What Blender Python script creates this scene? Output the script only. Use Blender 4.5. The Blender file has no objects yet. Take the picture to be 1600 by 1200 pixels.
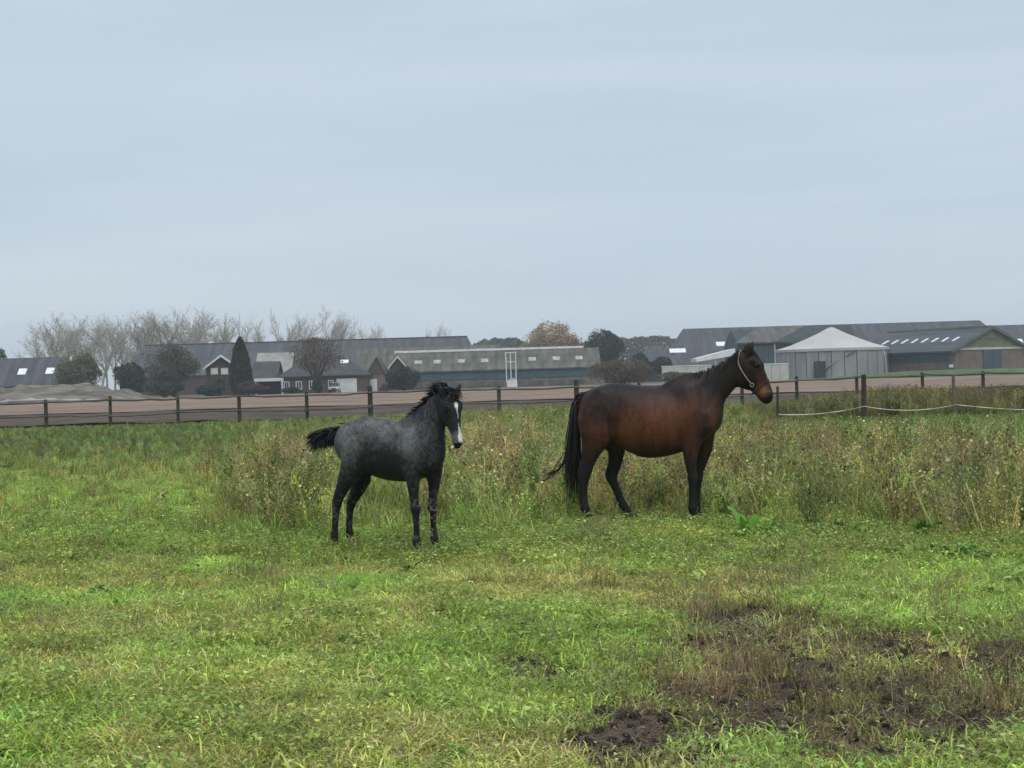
import bpy, bmesh, math, random
import numpy as np
from mathutils import Vector, Matrix, Euler

# ------------------------------------------------------------------ camera
SC = bpy.context.scene
F = 2300.0                      # focal length in pixels of a 1600 px wide picture
ROLL = math.radians(1.65)
PITCH = math.atan(8.0 / F)
EYE = 1.6
HAZE_DENSITY = 0.00038
cam_d = bpy.data.cameras.new('camera')
cam = bpy.data.objects.new('camera', cam_d)
SC.collection.objects.link(cam)
cam_d.sensor_width = 36.0
cam_d.lens = 36.0 * F / 1600.0
cam_d.clip_start = 0.1
cam_d.clip_end = 20000
cam.matrix_world = (Matrix.Translation((0, 0, EYE)) @ Matrix.Rotation(math.pi / 2 - PITCH, 4, 'X')
                    @ Matrix.Rotation(-ROLL, 4, 'Z'))
SC.camera = cam

# ------------------------------------------------------------------ overcast sky
SUN_EL, SUN_AZ = math.radians(66), math.radians(160)   # azimuth clockwise from +Y (view direction)
w = bpy.data.worlds.new('World'); SC.world = w; w.use_nodes = True
nt = w.node_tree; nt.nodes.clear()
out = nt.nodes.new('ShaderNodeOutputWorld')
bg = nt.nodes.new('ShaderNodeBackground'); bg.inputs['Strength'].default_value = 0.072
sky = nt.nodes.new('ShaderNodeTexSky'); sky.sky_type = 'NISHITA'; sky.sun_disc = False
sky.sun_elevation = SUN_EL; sky.sun_rotation = SUN_AZ
sky.air_density = 1.0; sky.dust_density = 2.0; sky.ozone_density = 1.0
tc = nt.nodes.new('ShaderNodeTexCoord')
mp = nt.nodes.new('ShaderNodeMapping'); mp.inputs['Scale'].default_value = (1.2, 1.2, 9.0)
no = nt.nodes.new('ShaderNodeTexNoise'); no.inputs['Scale'].default_value = 1.6; no.inputs['Detail'].default_value = 5
no.inputs['Distortion'].default_value = 0.3
cr = nt.nodes.new('ShaderNodeValToRGB')
cr.color_ramp.elements[0].position = 0.36; cr.color_ramp.elements[0].color = (4.45, 5.40, 6.30, 1)
cr.color_ramp.elements[1].position = 0.66; cr.color_ramp.elements[1].color = (5.25, 6.08, 6.80, 1)
mx = nt.nodes.new('ShaderNodeMix'); mx.data_type = 'RGBA'; mx.inputs[0].default_value = 0.93   # closed cloud deck over the blue sky
nt.links.new(tc.outputs['Generated'], mp.inputs['Vector']); nt.links.new(mp.outputs['Vector'], no.inputs['Vector'])
nt.links.new(no.outputs['Fac'], cr.inputs['Fac'])
nt.links.new(sky.outputs['Color'], mx.inputs['A']); nt.links.new(cr.outputs['Color'], mx.inputs['B'])
nt.links.new(mx.outputs['Result'], bg.inputs['Color']); nt.links.new(bg.outputs['Background'], out.inputs['Surface'])

sun_d = bpy.data.lights.new('sun', 'SUN'); sun_d.energy = 1.5; sun_d.angle = math.radians(60)
sun_d.color = (1.0, 0.97, 0.92)
sun = bpy.data.objects.new('sun', sun_d); SC.collection.objects.link(sun)
sd = Vector((math.sin(SUN_AZ) * math.cos(SUN_EL), math.cos(SUN_AZ) * math.cos(SUN_EL), math.sin(SUN_EL)))
sun.rotation_euler = sd.to_track_quat('Z', 'Y').to_euler()
sun.location = (0, 0, 60)

SC.view_settings.view_transform = 'Standard'
SC.view_settings.look = 'None'
SC.view_settings.gamma = 1.0
SC.view_settings.use_curve_mapping = False
SC.view_settings.exposure = 0.72
SC.render.resolution_x, SC.render.resolution_y = 1024, 768

# ------------------------------------------------------------------ helpers
R = np.random.default_rng(7)
random.seed(7)
CT, ST = math.cos(ROLL), math.sin(ROLL)

def ray(px, py):
    dx, dy = px - 800.0, 600.0 - py
    u = dx * CT + dy * ST
    v = -dx * ST + dy * CT
    cp, sp = math.cos(PITCH), math.sin(PITCH)
    return u, F * cp + v * sp, v * cp - F * sp

def P(px, py, Y):
    "world point seen at a pixel, at distance Y"
    a, b, c = ray(px, py)
    return Vector((a / b * Y, Y, EYE + c / b * Y))

def G(px, py):
    "ground point seen at a pixel"
    a, b, c = ray(px, py)
    k = -EYE / c
    return Vector((a * k, b * k, 0))

def proj(x, y, z=0.0):
    "world -> pixel (arrays)"
    z = z - EYE
    cp, sp = math.cos(PITCH), math.sin(PITCH)
    d = y * cp - z * sp
    v = (y * sp + z * cp) / d * F
    u = x / d * F
    return 800 + u * CT - v * ST, 600 - (u * ST + v * CT)

def link(o):
    SC.collection.objects.link(o); return o

def tag(o, label=None, cat=None, group=None, kind=None):
    if label: o['label'] = label
    if cat: o['category'] = cat
    if group: o['group'] = group
    if kind: o['kind'] = kind
    return o

def empty(name, loc=(0, 0, 0), rz=0.0):
    o = bpy.data.objects.new(name, None); o.empty_display_size = 0.3
    link(o); o.location = loc; o.rotation_euler = (0, 0, rz); return o

def meshobj(name, me, parent=None, mat=None, loc=None):
    o = bpy.data.objects.new(name, me); link(o)
    if mat is not None and len(me.materials) == 0: me.materials.append(mat)
    if parent is not None: o.parent = parent
    if loc is not None: o.location = loc
    return o

class MB:
    "collects shapes into one mesh"
    def __init__(s): s.v = []; s.f = []; s.c = []; s.col = None
    def add(s, vs, fs, col=None):
        n = len(s.v); s.v += [tuple(p) for p in vs]
        s.f += [tuple(i + n for i in f) for f in fs]
        s.c += [col or (1, 1, 1)] * len(vs)
        return s
    def box(s, x0, x1, y0, y1, z0, z1):
        return s.add([(x0, y0, z0), (x1, y0, z0), (x1, y1, z0), (x0, y1, z0), (x0, y0, z1), (x1, y0, z1), (x1, y1, z1), (x0, y1, z1)],
              [(0, 3, 2, 1), (4, 5, 6, 7), (0, 1, 5, 4), (1, 2, 6, 5), (2, 3, 7, 6), (3, 0, 4, 7)])
    def hexa(s, lo, hi):
        return s.add(list(lo) + list(hi), [(0, 3, 2, 1), (4, 5, 6, 7), (0, 1, 5, 4), (1, 2, 6, 5), (2, 3, 7, 6), (3, 0, 4, 7)])
    def prism(s, poly, y0, y1):
        "polygon in x,z extruded along y"
        n = len(poly)
        vs = [(x, y0, z) for x, z in poly] + [(x, y1, z) for x, z in poly]
        fs = [tuple(range(n)), tuple(range(2 * n - 1, n - 1, -1))] + [(i, i + n, (i + 1) % n + n, (i + 1) % n) for i in range(n)]
        return s.add(vs, fs)
    def prismx(s, poly, x0, x1):
        n = len(poly)
        vs = [(x0, y, z) for y, z in poly] + [(x1, y, z) for y, z in poly]
        fs = [tuple(range(n))[::-1], tuple(range(n, 2 * n))] + [(i, (i + 1) % n, (i + 1) % n + n, i + n) for i in range(n)]
        return s.add(vs, fs)
    def tube(s, pts, rads, n=6, col=None, cap=True):
        pts = [Vector(p) for p in pts]
        rings = []
        for i, p in enumerate(pts):
            t = (pts[min(i + 1, len(pts) - 1)] - pts[max(i - 1, 0)]).normalized()
            a = t.orthogonal().normalized() if i == 0 else (rings_a - t * rings_a.dot(t)).normalized()
            rings_a = a
            b = t.cross(a)
            rings.append([p + (a * math.cos(2 * math.pi * k / n) + b * math.sin(2 * math.pi * k / n)) * rads[i] for k in range(n)])
        vs = [q for r in rings for q in r]; fs = []
        for i in range(len(pts) - 1):
            for k in range(n):
                fs.append((i * n + k, i * n + (k + 1) % n, (i + 1) * n + (k + 1) % n, (i + 1) * n + k))
        if cap: fs += [tuple(range(n))[::-1], tuple(range((len(pts) - 1) * n, len(pts) * n))]
        return s.add(vs, fs, col)
    def lathe(s, prof, n=16, c=(0, 0, 0)):
        vs = []; fs = []
        for r, z in prof:
            vs += [(c[0] + r * math.cos(2 * math.pi * k / n), c[1] + r * math.sin(2 * math.pi * k / n), c[2] + z) for k in range(n)]
        for i in range(len(prof) - 1):
            for k in range(n):
                fs.append((i * n + k, i * n + (k + 1) % n, (i + 1) * n + (k + 1) % n, (i + 1) * n + k))
        fs += [tuple(range(n))[::-1], tuple(range((len(prof) - 1) * n, len(prof) * n))]
        return s.add(vs, fs)
    def mesh(s, name, mat=None, smooth=False, colours=False):
        me = bpy.data.meshes.new(name); me.from_pydata(s.v, [], s.f)
        if colours:
            a = me.attributes.new('Col', 'FLOAT_COLOR', 'POINT')
            a.data.foreach_set('color', np.c_[np.array(s.c, dtype=np.float32), np.ones(len(s.c), np.float32)].ravel())
        if smooth: me.polygons.foreach_set('use_smooth', [True] * len(me.polygons))
        if mat: me.materials.append(mat)
        me.update(); return me
    def build(s, name, mat, parent=None, smooth=False, colours=False, loc=None):
        return meshobj(name, s.mesh(name, mat, smooth, colours), parent, None, loc)

def fast_mesh(name, V, faces_list, cols=None, mat=None, smooth=False):
    "V (n,3); faces_list: list of (m,k) index arrays"
    me = bpy.data.meshes.new(name)
    V = np.ascontiguousarray(V, dtype=np.float32)
    me.vertices.add(len(V)); me.vertices.foreach_set('co', V.ravel())
    loops = np.concatenate([f.ravel() for f in faces_list]).astype(np.int32)
    tot = np.concatenate([np.full(len(f), f.shape[1], np.int32) for f in faces_list])
    start = np.concatenate([[0], np.cumsum(tot)[:-1]]).astype(np.int32)
    me.loops.add(len(loops)); me.loops.foreach_set('vertex_index', loops)
    me.polygons.add(len(tot)); me.polygons.foreach_set('loop_start', start)
    try: me.polygons.foreach_set('loop_total', tot)
    except Exception: pass
    if cols is not None:
        a = me.attributes.new('Col', 'FLOAT_COLOR', 'POINT')
        a.data.foreach_set('color', np.c_[cols, np.ones(len(cols))].astype(np.float32).ravel())
    if smooth: me.polygons.foreach_set('use_smooth', np.ones(len(tot), bool))
    if mat: me.materials.append(mat)
    me.update(calc_edges=True); me.validate()
    return me

# ---- smooth numpy noise
def vnoise(x, y, seed=0):
    xi = np.floor(x).astype(np.int64); yi = np.floor(y).astype(np.int64)
    fx = x - xi; fy = y - yi
    fx = fx * fx * (3 - 2 * fx); fy = fy * fy * (3 - 2 * fy)
    def h(a, b):
        n = (a * 374761393 + b * 668265263 + seed * 974711) & 0x7fffffff
        n = ((n ^ (n >> 13)) * 1274126177) & 0x7fffffff
        n = n ^ (n >> 16)
        return (n & 0xffff) / 65535.0
    return (h(xi, yi) * (1 - fx) + h(xi + 1, yi) * fx) * (1 - fy) + (h(xi, yi + 1) * (1 - fx) + h(xi + 1, yi + 1) * fx) * fy

def fbm(x, y, s=1.0, o=4, seed=0):
    t = 0; a = 0.5; n = 0
    for i in range(o):
        t = t + a * vnoise(x * s + 31.7 * i, y * s - 17.3 * i, seed + i); n += a
        a *= 0.5; s *= 2.03
    return t / n

def sstep(a, b, x):
    t = np.clip((x - a) / (b - a), 0, 1); return t * t * (3 - 2 * t)

# ---- materials
def new_mat(name):
    m = bpy.data.materials.new(name); m.use_nodes = True
    n = m.node_tree; return m, n, n.nodes['Principled BSDF'], n.nodes['Material Output']

def mat(name, c1, c2=None, scale=1.0, rough=0.75, stretch=(1, 1, 1), bump=0.0, detail=5.0, spec=0.3, metal=0.0, lo=.35, hi=.65, ribs=None):
    "base colour wandering between two tones, with a little relief"
    m, n, b, o = new_mat(name)
    b.inputs['Roughness'].default_value = rough
    b.inputs['Specular IOR Level'].default_value = spec
    b.inputs['Metallic'].default_value = metal
    if c2 is None: c2 = tuple(c * 0.78 for c in c1)
    t = n.nodes.new('ShaderNodeTexCoord'); mpn = n.nodes.new('ShaderNodeMapping'); mpn.inputs['Scale'].default_value = stretch
    nz = n.nodes.new('ShaderNodeTexNoise'); nz.inputs['Scale'].default_value = scale; nz.inputs['Detail'].default_value = detail
    rp = n.nodes.new('ShaderNodeValToRGB')
    rp.color_ramp.elements[0].position = lo; rp.color_ramp.elements[1].position = hi
    rp.color_ramp.elements[0].color = (*c2, 1); rp.color_ramp.elements[1].color = (*c1, 1)
    n.links.new(t.outputs['Object'], mpn.inputs['Vector']); n.links.new(mpn.outputs['Vector'], nz.inputs['Vector'])
    n.links.new(nz.outputs['Fac'], rp.inputs['Fac']); n.links.new(rp.outputs['Color'], b.inputs['Base Color'])
    if ribs:   # sheet seams along and across the slope
        col = rp.outputs['Color']
        for ax_, period, amt in ribs:
            sp = n.nodes.new('ShaderNodeSeparateXYZ'); n.links.new(t.outputs['Object'], sp.inputs[0])
            md = n.nodes.new('ShaderNodeMath'); md.operation = 'PINGPONG'; md.inputs[1].default_value = period / 2; n.links.new(sp.outputs[ax_], md.inputs[0])
            rr = n.nodes.new('ShaderNodeMapRange'); rr.inputs['From Max'].default_value = period * .16; rr.inputs['To Min'].default_value = 1 - amt; rr.inputs['To Max'].default_value = 1
            n.links.new(md.outputs[0], rr.inputs['Value'])
            mq = n.nodes.new('ShaderNodeMix'); mq.data_type = 'RGBA'; mq.blend_type = 'MULTIPLY'; mq.inputs[0].default_value = 1
            n.links.new(col, mq.inputs['A']); n.links.new(rr.outputs['Result'], mq.inputs['B']); col = mq.outputs['Result']
        n.links.new(col, b.inputs['Base Color'])
    if bump:
        bp = n.nodes.new('ShaderNodeBump'); bp.inputs['Strength'].default_value = bump; bp.inputs['Distance'].default_value = 0.05
        n.links.new(nz.outputs['Fac'], bp.inputs['Height']); n.links.new(bp.outputs['Normal'], b.inputs['Normal'])
    return m

def leaf_mat(name, tinted=False, rough=0.6, trans=0.25):
    "colour per leaf from the mesh, optionally tinted per clump"
    m, n, b, o = new_mat(name)
    b.inputs['Roughness'].default_value = rough; b.inputs['Specular IOR Level'].default_value = 0.25
    a = n.nodes.new('ShaderNodeAttribute'); a.attribute_name = 'Col'
    col = a.outputs['Color']
    if tinted:
        a2 = n.nodes.new('ShaderNodeAttribute'); a2.attribute_type = 'INSTANCER'; a2.attribute_name = 'tint'
        mm = n.nodes.new('ShaderNodeMix'); mm.data_type = 'RGBA'; mm.blend_type = 'MULTIPLY'; mm.inputs[0].default_value = 1
        n.links.new(col, mm.inputs['A']); n.links.new(a2.outputs['Color'], mm.inputs['B']); col = mm.outputs['Result']
    n.links.new(col, b.inputs['Base Color'])
    if trans:
        tr = n.nodes.new('ShaderNodeBsdfTranslucent'); ms = n.nodes.new('ShaderNodeMixShader'); ms.inputs[0].default_value = trans
        n.links.new(col, tr.inputs['Color'])
        n.links.new(b.outputs['BSDF'], ms.inputs[1]); n.links.new(tr.outputs['BSDF'], ms.inputs[2]); n.links.new(ms.outputs['Shader'], o.inputs['Surface'])
    return m
# ------------------------------------------------------------------ ground
def blob(px, py, cx, cy, rx, ry): return np.exp(-((px - cx) / rx) ** 2 - ((py - cy) / ry) ** 2)

def mud_map(x, y):
    "bare trodden earth, 0..1 (laid out on the ground, right of the foreground)"
    px, py = proj(x, y)
    m = (1.15 * blob(px, py, 1230, 1025, 190, 55) + blob(px, py, 1130, 1095, 170, 45) + .95 * blob(px, py, 960, 1165, 120, 45) + 1.1 * blob(px, py, 1480, 1035, 170, 42)
         + 1.0 * blob(px, py, 850, 1048, 85, 20) + .85 * blob(px, py, 1350, 1140, 240, 45) + .8 * blob(px, py, 1060, 1200, 160, 32) + .55 * blob(px, py, 1500, 1190, 160, 30) + .8 * blob(px, py, 1160, 965, 75, 24) + .6 * blob(px, py, 1560, 1090, 90, 60))
    n = fbm(x, y, 1.6, 4, 21); n2 = fbm(x, y, 6, 3, 22)
    m = m * (.35 + 1.25 * n) + (n2 - .5) * 1.0 * (m > .12)
    far = .9 * sstep(.72, .82, fbm(x, y, 1.1, 3, 40)) * (y > 7) * (y < 16)
    return np.clip(np.maximum(sstep(.30, .62, m), far * .55), 0, 1)

def gh(x, y):
    "ground height"
    near = sstep(70, 30, y)
    h = (fbm(x, y, .35, 3, 1) - .5) * .10 * near * sstep(60, 25, y)
    mu = mud_map(x, y) * (y < 20)
    h = h + mu * ((fbm(x, y, 4.5, 3, 2) - .5) * .09 + (fbm(x, y, 14, 2, 4) - .5) * .05 - .015)
    # level where the horses stand
    for q in (mare_xy, foal_xy):
        d = np.hypot(x - q[0], y - q[1]); h = h * sstep(.6, 2.0, d)
    return h
mare_xy = G(1000, 815)[:2]; foal_xy = G(605, 860)[:2]

def grow(a, step, g, end):
    o = [a]
    while o[-1] < end: o.append(o[-1] + step); step *= g
    return o
ys = np.array(list(np.arange(1, 5, .25)) + list(np.arange(5, 12, .045)) + list(np.arange(12, 20, .09)) + grow(20, .15, 1.06, 5000))
xr = grow(4.2, .07, 1.10, 5000)
xs = np.array([-v for v in xr[::-1]] + list(np.arange(-4.15, 4.15, .05)) + xr)
ys = np.concatenate([[-3000, -800, -200, -50, -12, -3], ys])
GX, GY = np.meshgrid(xs, ys, indexing='ij')
GZ = np.where(GY > 3, gh(GX, np.maximum(GY, 3)), 0)
nx_, ny_ = GX.shape
idx = np.arange(nx_ * ny_).reshape(nx_, ny_)
Qg = np.stack([idx[:-1, :-1], idx[1:, :-1], idx[1:, 1:], idx[:-1, 1:]], -1).reshape(-1, 4)
mu = np.where((GY > 4) & (GY < 25), mud_map(GX, np.maximum(GY, 4)), 0).ravel()
gp = np.stack([GX, GY, GZ], -1).reshape(-1, 3)
soil = np.array([.078, .056, .039]); sod = np.array([.050, .058, .016])
n1 = fbm(gp[:, 0], gp[:, 1], 2.2, 4, 33)[:, None]
sodc = sod * (.7 + .6 * n1) * (1 - .35 * (n1 > .55)) + np.array([.025, .018, .010]) * (n1 < .42)
cg = sodc * (1 - mu[:, None]) + soil * (.5 + 1.0 * fbm(gp[:, 0], gp[:, 1], 7, 3, 35)[:, None]) * mu[:, None]
def ground_mat():
    m, n, b, o = new_mat('pasture_soil'); b.inputs['Roughness'].default_value = .85; b.inputs['Specular IOR Level'].default_value = .25
    a = n.nodes.new('ShaderNodeAttribute'); a.attribute_name = 'Col'
    t = n.nodes.new('ShaderNodeTexCoord'); nz = n.nodes.new('ShaderNodeTexNoise'); nz.inputs['Scale'].default_value = 22; nz.inputs['Detail'].default_value = 6
    mr = n.nodes.new('ShaderNodeMapRange'); mr.inputs['From Min'].default_value = .3; mr.inputs['From Max'].default_value = .7; mr.inputs['To Min'].default_value = .55; mr.inputs['To Max'].default_value = 1.5
    mm = n.nodes.new('ShaderNodeMix'); mm.data_type = 'RGBA'; mm.blend_type = 'MULTIPLY'; mm.inputs[0].default_value = 1
    n.links.new(t.outputs['Object'], nz.inputs['Vector']); n.links.new(nz.outputs['Fac'], mr.inputs['Value'])
    n.links.new(a.outputs['Color'], mm.inputs['A']); n.links.new(mr.outputs['Result'], mm.inputs['B']); n.links.new(mm.outputs['Result'], b.inputs['Base Color'])
    bp = n.nodes.new('ShaderNodeBump'); bp.inputs['Strength'].default_value = .6; bp.inputs['Distance'].default_value = .02
    n.links.new(nz.outputs['Fac'], bp.inputs['Height']); n.links.new(bp.outputs['Normal'], b.inputs['Normal']); return m
tag(meshobj('ground', fast_mesh('ground', gp, [Qg[:, ::1]], cg, ground_mat(), True)), kind='structure')

# ploughed land beyond the fence: a dark fresh strip, then paler harrowed soil with low furrows
def field(name, y0, y1, x0, x1, ny, nx, c1, c2, amp, wl, z0, scale=.35):
    X, Y = np.meshgrid(np.linspace(x0, x1, nx), np.linspace(y0, y1, ny), indexing='ij')
    Z = z0 + amp * (fbm(X, Y, 1 / wl, 3, 5)) + amp * .5 * np.sin(Y / wl * 6.28 + fbm(X, Y, .02, 2, 3) * 6)
    ix = np.arange(nx * ny).reshape(nx, ny); q = np.stack([ix[:-1, :-1], ix[1:, :-1], ix[1:, 1:], ix[:-1, 1:]], -1).reshape(-1, 4)
    m = mat(name + '_soil', c1, c2, scale, .9, stretch=(.12, 1, 1), bump=.2, detail=7)
    o = meshobj(name, fast_mesh(name, np.stack([X, Y, Z], -1).reshape(-1, 3), [q], None, m, True)); tag(o, kind='structure'); return o
field('ploughed_strip', 67.5, 99, -60, 62, 90, 160, (.098, .074, .055), (.046, .040, .027), .18, 1.3, -.06, .6)
field('harrowed_field', 98.5, 246, -170, 170, 200, 160, (.255, .178, .132), (.140, .102, .076), .14, 3.0, .02, .30)
# grass verge with a low bank on the right in front of the farm yard
X, Y = np.meshgrid(np.linspace(38, 240, 120), np.linspace(206, 236, 26), indexing='ij')
Z = .02 + sstep(206, 214, Y) * sstep(236, 226, Y) * (.85 + .3 * fbm(X, Y, .25, 3, 6)) * sstep(38, 62, X)
ix = np.arange(X.size).reshape(X.shape); q = np.stack([ix[:-1, :-1], ix[1:, :-1], ix[1:, 1:], ix[:-1, 1:]], -1).reshape(-1, 4)
tag(meshobj('grass_bank', fast_mesh('grass_bank', np.stack([X, Y, Z], -1).reshape(-1, 3), [q], None, mat('bank_grass', (.075, .135, .045), (.045, .085, .025), .8, .9, bump=.4), True)), kind='structure')
# farm yard beyond the field
m = MB(); m.add([(-400, 245, .075), (400, 245, .075), (400, 330, .075), (-400, 330, .075)], [(0, 1, 2, 3)])
tag(m.build('farm_yard', mat('yard_gravel_and_grass', (.09, .095, .06), (.055, .065, .035), .15, .9)), kind='structure')
# ------------------------------------------------------------------ farm buildings on the far side of the field
M_ROOF_D = mat('dark_roof_sheet', (.074, .080, .091), (.040, .045, .054), .9, .6, stretch=(1, .12, .12), detail=9, ribs=((0, 2.2, .22), (1, 3.1, .16)))
M_ROOF_G = mat('weathered_grey_sheet', (.120, .122, .116), (.066, .070, .068), .9, .7, stretch=(1, .2, .2), ribs=((0, 2.0, .2), (1, 3.0, .15)))
M_ROOF_B = mat('mossy_fibre_cement', (.125, .122, .104), (.060, .066, .048), .9, .8, stretch=(1, .25, .25), ribs=((0, 2.2, .2), (1, 2.6, .2)))
M_ROOF_P = mat('pale_fibre_cement', (.30, .295, .27), (.19, .19, .17), .5, .8)
M_TILE = mat('dark_roof_tile', (.058, .060, .066), (.032, .034, .040), .9, .6, ribs=((1, .9, .2),))
M_TILE_R = mat('brown_roof_tile', (.095, .068, .058), (.062, .046, .042), .8, .7)
M_BRICK = mat('red_brown_brick', (.135, .092, .078), (.090, .062, .054), 1.1, .85)
M_BRICK_D = mat('dark_brick', (.085, .052, .044), (.055, .036, .033), 1.1, .85)
M_BRICK_P = mat('dusty_brick', (.205, .150, .130), (.135, .102, .090), .6, .85)
M_WHITE = mat('white_paint', (.74, .75, .75), (.62, .63, .63), .8, .5)
M_SKYL = mat('translucent_roof_panel', (.80, .83, .86), (.66, .70, .74), .6, .25, spec=.6)
M_TEAL = mat('teal_cladding', (.045, .115, .125), (.030, .080, .090), .5, .6)
M_DARKGREEN = mat('dark_green_cladding', (.022, .040, .042), (.015, .028, .030), .4, .55)
M_DOORBLUE = mat('petrol_blue_door', (.050, .088, .105), (.036, .066, .080), .5, .5)
M_GABLEG = mat('algae_green_gable_board', (.155, .185, .100), (.105, .130, .068), .5, .8)
M_CONC = mat('streaked_concrete', (.33, .335, .33), (.20, .21, .21), .8, .85, stretch=(1, 1, .18), lo=.3, hi=.7)
M_TENT = mat('grey_tent_cloth', (.46, .455, .45), (.39, .385, .38), .12, .7)
M_GLASS = mat('window_glass', (.035, .042, .05), (.025, .03, .036), .8, .08, spec=.8)
M_DARK = mat('dark_opening', (.016, .018, .021), (.012, .013, .015), .5, .8)
M_STEEL = mat('galvanised_steel', (.55, .57, .58), (.44, .46, .47), .9, .4, metal=.4)
M_TRIM = mat('grey_green_trim', (.10, .12, .10), (.075, .09, .075), .5, .7)
M_CREAM = mat('cream_wall', (.52, .51, .46), (.40, .40, .36), .5, .8)

def roof_slab(x0, x1, ya, za, yb, zb, t=.22):
    "sloping slab from eave (ya,za) to ridge (yb,zb), solid"
    return MB().hexa([(x0, ya, za - t), (x1, ya, za - t), (x1, yb, zb - t), (x0, yb, zb - t)], [(x0, ya, za), (x1, ya, za), (x1, yb, zb), (x0, yb, zb)])

def gable(name, label, cat, loc, yaw, L, W, eave, ridge, wall, roof, over=.5, group=None, hip=0.0, lean=None, skew=0.0):
    """long axis local x, front slope faces local -y; hip: ends of the ridge pulled in.
    returns the root and s(u,v,...) helper for panels on the front slope"""
    o = empty(name, loc, yaw); tag(o, label, cat, group)
    h = W / 2; k = (ridge - eave) / h
    if hip == 0:
        wl = MB().prismx([(-h, 0), (h, 0), (h, eave), (0, ridge - .12), (-h, eave)], -L / 2, L / 2); wl.build('wall', wall, o)
        e = eave - k * over
        roof_slab(-L / 2 - over, L / 2 + over, -h - over, e + .25, 0, ridge + .25).build('roof', roof, o)
        roof_slab(-L / 2 - over, L / 2 + over, h + over, e + .25, 0.003, ridge + .25).build('roof', roof, o)
    else:
        MB().box(-L / 2, L / 2, -h, h, 0, eave).build('wall', wall, o)
        m = MB(); e = eave; a = L / 2 + over; b = h + over; t = .2; d = L / 2 - hip
        m.add([(-a, -b, e), (a, -b, e), (a, b, e), (-a, b, e), (-d, 0, ridge), (d, 0, ridge), (-a, -b, e - t), (a, -b, e - t), (a, b, e - t), (-a, b, e - t)],
              [(0, 1, 5, 4), (2, 3, 4, 5), (1, 2, 5), (3, 0, 4), (6, 7, 1, 0), (7, 8, 2, 1), (8, 9, 3, 2), (9, 6, 0, 3), (9, 8, 7, 6)])
        m.build('roof', roof, o)
    o['dims'] = 0; del o['dims']
    return o, (L, W, eave, ridge, over, h)

M_SKYL_D = mat('dirty_roof_panel', (.42, .44, .44), (.22, .235, .23), 1.2, .5)
def skylight(o, d, u, v, w, hgt, material=None, name='skylight', lift=.30):
    "panel on the front slope: u along x, v 0 eave..1 ridge (plan), size w by hgt of slope fraction"
    L, W, eave, ridge, over, h = d; material = material or (M_SKYL_D if 'shed' in o.name else M_SKYL)
    def z(y): return ridge + (ridge - eave) * (y / h)
    ya = -h * (1 - v) - hgt / 2; yb = ya + hgt
    za, zb = z(ya) + lift, z(yb) + lift
    return roof_slab(u - w / 2, u + w / 2, ya, za, yb, zb, .12).build(name, material, o)

def panel(o, name, x0, x1, z0, z1, y, material, t=.08):
    return MB().box(x0, x1, y - t, y, z0, z1).build(name, material, o)

def window(o, x0, x1, z0, z1, y, frame=M_WHITE, mull=True):
    f = .16
    m = MB(); m.box(x0 - f, x0, y - .12, y, z0 - f, z1 + f).box(x1, x1 + f, y - .12, y, z0 - f, z1 + f).box(x0, x1, y - .12, y, z1, z1 + f).box(x0, x1, y - .12, y, z0 - f, z0)
    if mull: m.box((x0 + x1) / 2 - .05, (x0 + x1) / 2 + .05, y - .12, y, z0, z1)
    w_ = m.build('window', frame, o); MB().box(x0, x1, y - .05, y - .005, z0, z1).build('pane', M_GLASS, w_); return w_

def span(pl, pr, py, Y):
    a, b = P(pl, py, Y), P(pr, py, Y); return (a.x + b.x) / 2, abs(b.x - a.x)
def Zat(px, py, Y): return P(px, py, Y).z

# --- low dark barn at the far left
Y = 268; cx, L = span(-150, 91, 575, Y)
ob, d = gable('barn', 'low dark-roofed barn with two skylights and a white roof edge, at the left edge', 'barn', (cx, Y + 6, 0), 0, L, 12, Zat(50, 601, Y), Zat(50, 561, Y + 6), M_BRICK_D, M_ROOF_D)
for px in (-60, -17, 27, 71):
    skylight(ob, d, P(px, 582, Y).x - cx, .46, 1.5, 1.35)
m = MB(); x1 = L / 2 + .52
m.hexa([(x1, -3.4, d[3] - (d[3] - d[2]) * 3.4 / 6 - .1), (x1 + .35, -3.4, d[3] - (d[3] - d[2]) * 3.4 / 6 - .1), (x1 + .35, 0, d[3] - .1), (x1, 0, d[3] - .1)],
       [(x1, -3.4, d[3] - (d[3] - d[2]) * 3.4 / 6 + .36), (x1 + .35, -3.4, d[3] - (d[3] - d[2]) * 3.4 / 6 + .36), (x1 + .35, 0, d[3] + .36), (x1, 0, d[3] + .36)])
m.build('barge_board', M_WHITE, ob)

# --- very long dark barn behind the houses
Y = 345; cx, L = span(186, 748, 540, Y)
ob, d = gable('barn', 'very long barn with plain dark blue-grey roof behind the houses', 'barn', (cx, Y + 12, 0), 0, L, 24, 4.6, Zat(470, 533, Y + 12), M_BRICK_D, M_ROOF_D, hip=3.0)
m = MB(); m.box(-L / 2 + 3, L / 2 - 3, -.25, .25, d[3] - .1, d[3] + .14); m.build('ridge_cap', M_TILE, ob)

# --- brownish shed roof between the long barn and the teal shed
Y = 315; cx, L = span(556, 778, 545, Y)
ob, d = gable('shed', 'long mossy-roofed shed with faint skylights between dark barn and teal shed', 'shed', (cx, Y + 8, 0), 0, L, 16, 4.2, Zat(670, 543, Y + 8), M_BRICK_D, M_ROOF_B)
for px in (618, 653, 690, 722, 750): skylight(ob, d, P(px, 549, Y).x - cx, .74, 1.5, 1.2)
MB().box(-L / 2, -L / 2 + .3, -8.6, -.2, 4.6, 5.0).build('gutter', M_TRIM, ob)

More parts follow.
